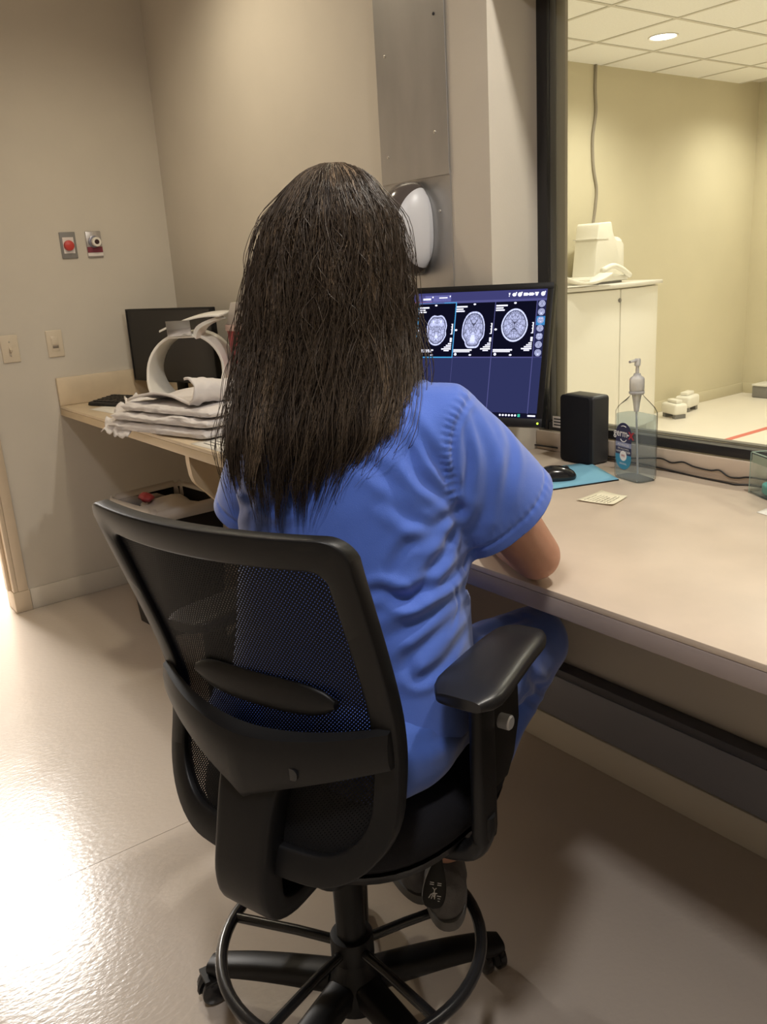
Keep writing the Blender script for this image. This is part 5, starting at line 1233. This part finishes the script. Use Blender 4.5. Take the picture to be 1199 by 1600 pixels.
def cut(me, planes):
    """planes: (point, normal, centre, radius) removes what lies beyond each plane near its centre"""
    bm = bmesh.new(); bm.from_mesh(me)
    for p, nrm, c, rad in planes:
        c_ = Vector(tuple(c)); g = [f for f in bm.faces if (f.calc_center_median()-c_).length < rad]
        vs = {v for f in g for v in f.verts}; es = {e for f in g for e in f.edges}
        bmesh.ops.bisect_plane(bm, geom=list(vs)+list(es)+g, dist=1e-5, plane_co=Vector(tuple(p)), plane_no=Vector(tuple(nrm)), clear_outer=True)
    bmesh.ops.delete(bm, geom=[v for v in bm.verts if not v.link_faces], context='VERTS')
    bm.to_mesh(me); bm.free(); me.update()

# --- scrub top
bm = bmesh.new(); rings = torso_rings(0.004, 0.63, 1.26)
loft(bm, rings)
slR = elR*0.60+shR*0.40+0.012*RS; slL = elL*0.80+shL*0.20
adR = (elR-shR)/np.linalg.norm(elR-shR); adL = (elL-shL)/np.linalg.norm(elL-shL)
dnR = np.array([0, 0, -1.0])-adR*(-adR[2]); dnR /= np.linalg.norm(dnR)
capsule(bm, [SHO+0.06*RS+np.array([0, 0, 1.192]), shR+np.array([0, 0, 0.002]), shR*0.55+slR*0.45, slR+adR*0.02], [0.066, 0.077, 0.086, 0.096], 28)
capsule(bm, [shR+dnR*0.03, slR+dnR*0.022+adR*0.02], [0.075, 0.088], 24)
capsule(bm, [SHO-0.06*RS+np.array([0, 0, 1.190]), shL+np.array([0, 0, 0.0]), shL*0.5+slL*0.5, slL+adL*0.02], [0.064, 0.072, 0.074, 0.080], 28)
capsule(bm, [nb-np.array([0, 0, 0.03]), nb+np.array([0, 0, 0.035])], [0.078, 0.066], 24)
top = remeshed(bm, 0.0075, 12, 1)
cut(top, [(slR-adR*0.002, adR+0.10*np.array([0.0, 0, 1]), slR, 0.165), (slL, adL, slL, 0.14), (nb+np.array([0, 0, 0.028]), (0, 0.12, 1), nb+np.array([0, 0, 0.05]), 0.12), (np.array([PEL[0], PEL[1], 0.690]), (0, 0, -1), np.array([PEL[0], PEL[1], 0.66]), 0.5)])
FOLDS = [
    ([(690, 578), (728, 604), (748, 604)], 0.002, 0.007, 0.001),
    ([(747, 601), (725, 640), (712, 671), (708, 710), (711, 745), (717, 792)], 0.0045, 0.006, 0.003),
    ([(717, 793), (684, 820), (650, 815), (600, 783)], 0.010, 0.014, 0.007), ([(716, 790), (690, 775), (650, 735), (640, 690)], 0.006, 0.012, 0.005),
    ([(708, 764), (680, 715), (642, 657)], 0.005, 0.011, 0.005), ([(717, 796), (700, 850), (664, 905), (640, 930)], 0.008, 0.014, 0.007),
    ([(563, 932), (600, 925), (640, 938), (668, 920)], 0.011, 0.013, 0.008), ([(577, 955), (640, 930), (693, 909), (742, 862)], 0.006, 0.013, 0.006),
    ([(600, 1000), (660, 970), (720, 930), (744, 895)], 0.007, 0.015, 0.006), ([(619, 1049), (680, 990), (740, 935)], 0.006, 0.014, 0.006),
    ([(612, 890), (640, 850), (690, 838), (720, 830)], 0.006, 0.013, 0.005), ([(740, 650), (765, 720), (760, 790), (745, 825)], 0.005, 0.013, 0.005),
    ([(775, 640), (800, 700), (790, 760), (780, 800)], 0.004, 0.014, 0.004), ([(726, 660), (733, 720), (725, 775)], 0.006, 0.009, 0.004),
    ([(372, 800), (400, 775), (440, 790), (480, 770)], 0.006, 0.014, 0.006), ([(352, 650), (362, 700), (372, 750), (395, 790)], 0.006, 0.010, 0.004),
    ([(560, 720), (600, 740), (640, 790), (700, 800)], 0.005, 0.015, 0.005), ([(630, 1020), (650, 1060), (690, 1040), (725, 990)], 0.005, 0.012, 0.005),
    ([(704, 912), (714, 930), (716, 955), (702, 990)], 0.003, 0.005, 0.001)]
wrinkle(top, 0.0016, 10, 3, (1, 1, 0.7)); crease(top, [(p_, d_*0.62, w_*0.72, r_*0.62) for p_, d_, w_, r_ in FOLDS])
# gathered stitches along the armhole and the sleeve hem
def gather(me, pts, per, amp, wid):
    bvh = BVHTree.FromPolygons([v.co for v in me.vertices], [p.vertices for p in me.polygons]); co = get_co(me); no = get_no(me); Q = []
    for x, y in spline([np.array(p, float) for p in pts], 40):
        h = bvh.ray_cast(Vector(tuple(O)), Vector(tuple(ray(x, y))))
        if h[0] is not None: Q.append(np.array(h[0]))
    if len(Q) < 5: return
    Q = np.array(Q); d, t = seg_dist(co, Q); L_ = np.linalg.norm(np.diff(Q, axis=0), axis=1).sum()
    set_co(me, co+no*(amp*np.sin(2*np.pi*t*L_/per)*np.exp(-(d/wid)**2)*(t > 0.01)*(t < 0.99))[:, None])
gather(top, [(738, 606), (716, 640), (704, 671), (700, 710), (703, 745), (709, 785)], 0.013, 0.0016, 0.010)
gather(top, [(862, 745), (845, 780), (810, 815), (765, 832)], 0.016, 0.0006, 0.010)
# hem band lines on the sleeves
co = get_co(top); no = get_no(top)
for c_, ax_ in ((slR, adR+0.10*np.array([0.0, 0, 1])), (slL, adL)):
    ax_ = ax_/np.linalg.norm(ax_); dd = (co-c_)@ax_; m_ = np.linalg.norm(co-c_, axis=1) < 0.15
    co -= no*(m_*0.0022*np.exp(-((dd+0.024)/0.0035)**2))[:, None]
set_co(top, co)
shift(top, -CH); o = pobj('scrub_top', top, M['scrub'], person); with_mods(o, solid=0.003, off=-1)

# --- trousers
bm = bmesh.new()
hr_ = [r_ for r_ in torso_rings(-0.006, 0.63, 0.85)]; loft(bm, hr_)
for s, hp_, kn, an in ((1, hipR, knR, anR), (-1, hipL, knL, anL)):
    b_ = cw(s*0.105, -0.045, 0.690); capsule(bm, [b_, hp_, hp_*0.45+kn*0.55, kn], [0.098, 0.104, 0.092, 0.074], 28)
    capsule(bm, [kn, kn*0.6+an*0.4, kn*0.1+an*0.9], [0.070, 0.053, 0.048], 24)
for s in (1, -1):
    ellipsoid(bm, tv(cw(s*0.125, 0.0, 0.680)), (0.118, 0.150, 0.092), Matrix.Rotation(CA, 3, 'Z'))
pants = remeshed(bm, 0.0085, 10, 1)
def shin(kn, an): d = an-kn; return d/np.linalg.norm(d)
cut(pants, [(kn*0.14+an*0.86, shin(kn, an), an, 0.13) for kn, an in ((knR, anR), (knL, anL))])
co = get_co(pants); zmin = 0.607                                     # rest on the cushion
rel = co-CH; inside = (np.abs(rel@RC) < 0.27) & ((rel@FC) > -0.22) & ((rel@FC) < 0.26); co[:, 2] = np.where(inside & (co[:, 2] < zmin), zmin+0.1*(co[:, 2]-zmin)*0, co[:, 2]); set_co(pants, co)
wrinkle(pants, 0.0032, 12, 8); crease(pants, [([(655, 1130), (700, 1100), (740, 1050)], 0.006, 0.012, 0.005), ([(650, 1160), (700, 1140), (745, 1105)], 0.004, 0.013, 0.004), ([(660, 1090), (690, 1075), (735, 1035)], 0.005, 0.006, 0.003), ([(830, 1060), (850, 1080), (868, 1060)], 0.007, 0.010, 0.005), ([(822, 1085), (845, 1100), (868, 1085)], 0.006, 0.008, 0.004), ([(760, 990), (790, 975), (820, 965)], 0.005, 0.01, 0.004)])
shift(pants, -CH); o = pobj('trousers', pants, M['pants'], person); with_mods(o, solid=0.003, off=-1)

# --- shoes resting on the foot ring
for s, an in ((1, anR), (-1, anL)):
    toe = TOE[s]; sd_ = np.array([toe[1], -toe[0], 0]); z0 = ZR+0.013
    c0 = np.array([an[0], an[1], 0])-toe*0.035
    bm = bmesh.new(); rings = []
    for f, w_, h0, h1 in ((-0.052, 0.012, 0.03, 0.07), (-0.046, 0.027, 0.012, 0.088), (-0.025, 0.038, 0.006, 0.104), (0.02, 0.043, 0.004, 0.108), (0.06, 0.042, 0.004, 0.094), (0.10, 0.044, 0.004, 0.074), (0.15, 0.048, 0.004, 0.062), (0.19, 0.044, 0.006, 0.052), (0.212, 0.028, 0.012, 0.040), (0.220, 0.010, 0.02, 0.030)):
        rings.append([tuple(c0+toe*f+sd_*x*w_+np.array([0, 0, z0+h0+(h1-h0)*(y+1)/2])) for x, y in superell(1, 1, 2.6, 24)])
    loft(bm, rings)
    me = remeshed(bm, 0.005, 4); wrinkle(me, 0.0028, 32, 3+s); shift(me, -CH); o = pobj('shoe', me, M['sneaker'], person)
    bm = bmesh.new(); loft(bm, [[tuple(c0+toe*(f*1.02+0.084)+sd_*x+np.array([0, 0, z])-CH) for x, f in superell(0.044, 0.138, 2.4, 36)] for z in (z0-0.004, z0+0.016)]); obj('sole', bm, M['sole'], o, smooth=50)

# --- hair: a dense dark core and thousands of clumped strands
HR, HB = np.array([math.cos(YAW), -math.sin(YAW), 0]), np.array([0.808, -0.589, 0])   # across, and out towards the back
rows = [(252, 498, 538), (262, 474, 560), (280, 455, 580), (300, 440, 592), (340, 414, 616), (380, 402, 626), (430, 394, 632), (480, 387, 637), (520, 381, 642), (560, 374, 648), (600, 366, 650), (640, 361, 645), (680, 357, 634), (720, 362, 610), (760, 372, 590), (800, 380, 575)]
TH = 1.445; prof = []
for y, xl, xr in rows:
    a_, b_ = at(xl, y, TH-0.03), at(xr, y, TH-0.03); m_ = (a_+b_)/2; prof.append((m_[2], float((m_-HC)@HR), float((b_-a_)@HR)/2))
prof = np.array(prof)[::-1]
prof = np.array(spline(list(prof), 90)); prof = prof[np.argsort(prof[:, 0])]
def hz_(z): return np.interp(z, prof[:, 0], prof[:, 1]), np.interp(z, prof[:, 0], prof[:, 2])
def hb_(z): return np.interp(z, [1.05, 1.12, 1.20, 1.27, 1.34, 1.45, 1.52, 1.56, 1.585, 1.60], [0.185, 0.185, 0.178, 0.150, 0.136, 0.132, 0.122, 0.103, 0.07, 0.02])
def hairpt(z, phi, rho):
    c, a_ = hz_(z); b_ = hb_(z)
    low_ = np.interp(z, [1.20, 1.34], [1.0, 0.0])                    # below the nape the hair lies flat over the shoulders
    cph = np.cos(phi); flat = np.where(cph > 0, np.abs(cph)**np.interp(low_, [0, 1], [1.0, 0.22]), cph)
    return HC[None, :]*np.array([1, 1, 0])+(c+a_*rho*np.sin(phi))[:, None]*HR+(b_*rho*flat)[:, None]*HB+np.outer(z, [0, 0, 1])
ztop = prof[-1, 0]
bm = bmesh.new(); zs = np.array([1.17, 1.22, 1.28, 1.34, 1.40, 1.46, 1.50, 1.53, 1.555, 1.575, 1.590, ztop-0.004]); rings = []
for z in zs:
    pm = interp(z, [1.30, 1.48, 1.54, 1.57], [1.25, 1.75, 2.5, 3.05]); ph = np.linspace(-pm, pm, 30); zz = np.full(30, z)
    flat = interp(z, [1.17, 1.26], [0.05, 0.0])
    outp = hairpt(zz, ph, np.full(30, 0.92-flat*0.5)); inn = hairpt(zz, ph, np.full(30, 0.62 if z < 1.56 else 0.3)) 
    rings.append([tuple(p) for p in outp]+[tuple(p) for p in inn[::-1]])
loft(bm, rings); bmesh.ops.translate(bm, vec=tuple(-CH), verts=bm.verts[:])
def hair_mat(name, strand):
    m = bpy.data.materials.new(name); m.use_nodes = True; nt = m.node_tree; b = nt.nodes['Principled BSDF']
    b.inputs['Roughness'].default_value = 0.42; b.inputs['Specular IOR Level'].default_value = 0.35
    if strand:
        at_ = nt.nodes.new('ShaderNodeAttribute'); at_.attribute_name = 'shade'; nt.links.new(at_.outputs['Color'], b.inputs['Base Color'])
    else: b.inputs['Base Color'].default_value = (0.010, 0.0065, 0.0045, 1); b.inputs['Roughness'].default_value = 0.8
    return m
hair = obj('hair', bm, hair_mat('hair_core', False), person, smooth=180)
rng = np.random.default_rng(11)
NL, PER, NP = 230, 40, 15
V_, C_ = [], []
for k in range(NL):
    phl = rng.uniform(-1.75, 1.75); outer = rng.uniform(0, 1)
    zs0 = 1.605-0.16*rng.uniform(0, 1)**1.6*(abs(phl) < 3)
    bot = interp(phl, [-1.7, -1.0, -0.5, 0.1, 0.5, 1.1, 1.7], [1.18, 1.145, 1.12, 1.13, 1.15, 1.165, 1.20])+rng.normal(0, 0.026)
    ze = bot if outer < 0.62 else rng.uniform(1.14, 1.40)
    rl = 0.91+0.085*outer; wa, wf, wp = rng.uniform(0.01, 0.045), rng.uniform(5, 14), rng.uniform(0, 6.28)
    wa2, wp2 = rng.uniform(0.005, 0.02), rng.uniform(0, 6.28)
    n = PER if abs(phl) < 1.3 else PER//2
    ph0 = phl+rng.normal(0, 0.105, n); r0 = rl+rng.normal(0, 0.022, n); z0 = np.minimum(zs0+rng.normal(0, 0.02, n), ztop-0.001); z1 = ze+np.abs(rng.normal(0, 0.018, n))*rng.choice([-0.7, 1], n)
    fr = rng.uniform(0.2, 1.0, n)*(rng.uniform(0, 1, n) < 0.4); fph = rng.uniform(0, 6.28, n)
    light = rng.uniform(0, 1)**2.2*(0.45 if outer < 0.62 else 1.25)  # light from above painted into the tint: outer locks lighter, inner ones darker
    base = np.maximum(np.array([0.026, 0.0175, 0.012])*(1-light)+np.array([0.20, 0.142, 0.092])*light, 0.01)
    pts = np.empty((n, NP, 3)); 
    for i in range(NP):
        s = i/(NP-1); z = z0+(z1-z0)*s
        cl = 0.85*s**1.3; ph = ph0*(1-cl)+phl*cl+wa*np.sin(wf*z*6+wp)+0.03*fr*np.sin(9*s*6+fph)
        rho = r0*(1-0.7*s)+rl*0.7*s+wa2*np.sin(wf*5*z+wp2)+0.07*fr*s*np.sin(fph*3)+0.012*np.sin(14*s+fph)*fr
        wid = np.interp(z, [1.10, 1.25], [0.96, 1.0]); pts[:, i] = hairpt(z, ph*wid, rho)
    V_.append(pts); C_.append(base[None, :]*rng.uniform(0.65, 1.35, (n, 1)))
# flyaways
n = 1100; ph0 = rng.uniform(-1.8, 1.8, n); z0 = rng.uniform(1.35, ztop, n); z1 = z0-rng.uniform(0.06, 0.30, n); z1 = np.maximum(z1, 1.06); b0 = rng.uniform(0.0, 0.26, n)*rng.uniform(0, 1, n); p_ = rng.uniform(0, 6.28, n); pts = np.empty((n, NP, 3))
for i in range(NP):
    s = i/(NP-1); z = z0+(z1-z0)*s; pts[:, i] = hairpt(z, ph0+0.07*np.sin(7*s+p_), 1.0+b0*np.sin(math.pi*min(1, s*0.8+0.12))+0.012*np.sin(15*s+p_))
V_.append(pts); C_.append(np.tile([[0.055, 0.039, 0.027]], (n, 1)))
# a few wisps at the tips, hanging onto the shirt
n = 46; ph0 = rng.uniform(-0.9, 0.75, n); z0 = rng.uniform(1.20, 1.25, n); z1 = rng.uniform(1.055, 1.13, n); p_ = rng.uniform(0, 6.28, n); pts = np.empty((n, NP, 3))
for i in range(NP):
    s = i/(NP-1); z = z0+(z1-z0)*s; pts[:, i] = hairpt(z, ph0*(1-0.1*s)+0.04*np.sin(6*s+p_), 0.985+0.012*np.sin(5*s+p_*2))
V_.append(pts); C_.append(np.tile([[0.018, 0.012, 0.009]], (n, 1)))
top_bvh = BVHTree.FromPolygons([v.co+Vector(tuple(CH)) for v in bpy.data.objects['scrub_top'].data.vertices], [p.vertices for p in bpy.data.objects['scrub_top'].data.polygons])
S_ = np.concatenate(V_); C_ = np.concatenate(C_); ns = len(S_)
low = S_[:, :, 2] < 1.30
for i, j in zip(*np.where(low)):                                     # keep strands outside the shirt
    p = Vector(tuple(S_[i, j])); h = top_bvh.find_nearest(p, 0.16)
    if h[0] is not None and (p-h[0]).dot(h[1]) < 0.004: S_[i, j] = np.array(h[0]+h[1]*(0.004+0.004*((i*7) % 5)/5))
T_ = np.gradient(S_, axis=1); T_ /= np.linalg.norm(T_, axis=2, keepdims=True)+1e-9
sx = np.cross(T_, HB[None, None, :]); sx /= np.linalg.norm(sx, axis=2, keepdims=True)+1e-9; sy = np.cross(sx, T_)
rad = 0.00062*np.interp(np.arange(NP)/(NP-1), [0, 0.1, 0.7, 1], [0.8, 1, 0.95, 0.25])[None, :, None]
RNG = [S_+rad*(sx*math.cos(a)+sy*math.sin(a)) for a in (0.52, 2.62, 4.71)]
co = np.stack(RNG, axis=2).reshape(-1, 3)-CH                         # strand, point, corner
base = (np.arange(ns)[:, None, None]*NP*3+np.arange(NP-1)[None, :, None]*3); c0 = np.arange(3)[None, None, :]; c1 = (c0+1) % 3
quads = np.stack([base+c0, base+c1, base+3+c1, base+3+c0], axis=-1).reshape(-1, 4)
me = bpy.data.meshes.new('hair_strands'); me.vertices.add(len(co)); me.vertices.foreach_set('co', co.astype(np.float32).ravel())
me.loops.add(quads.size); me.loops.foreach_set('vertex_index', quads.astype(np.int32).ravel()); me.polygons.add(len(quads)); me.polygons.foreach_set('loop_start', np.arange(0, quads.size, 4, dtype=np.int32)); me.update(calc_edges=True)
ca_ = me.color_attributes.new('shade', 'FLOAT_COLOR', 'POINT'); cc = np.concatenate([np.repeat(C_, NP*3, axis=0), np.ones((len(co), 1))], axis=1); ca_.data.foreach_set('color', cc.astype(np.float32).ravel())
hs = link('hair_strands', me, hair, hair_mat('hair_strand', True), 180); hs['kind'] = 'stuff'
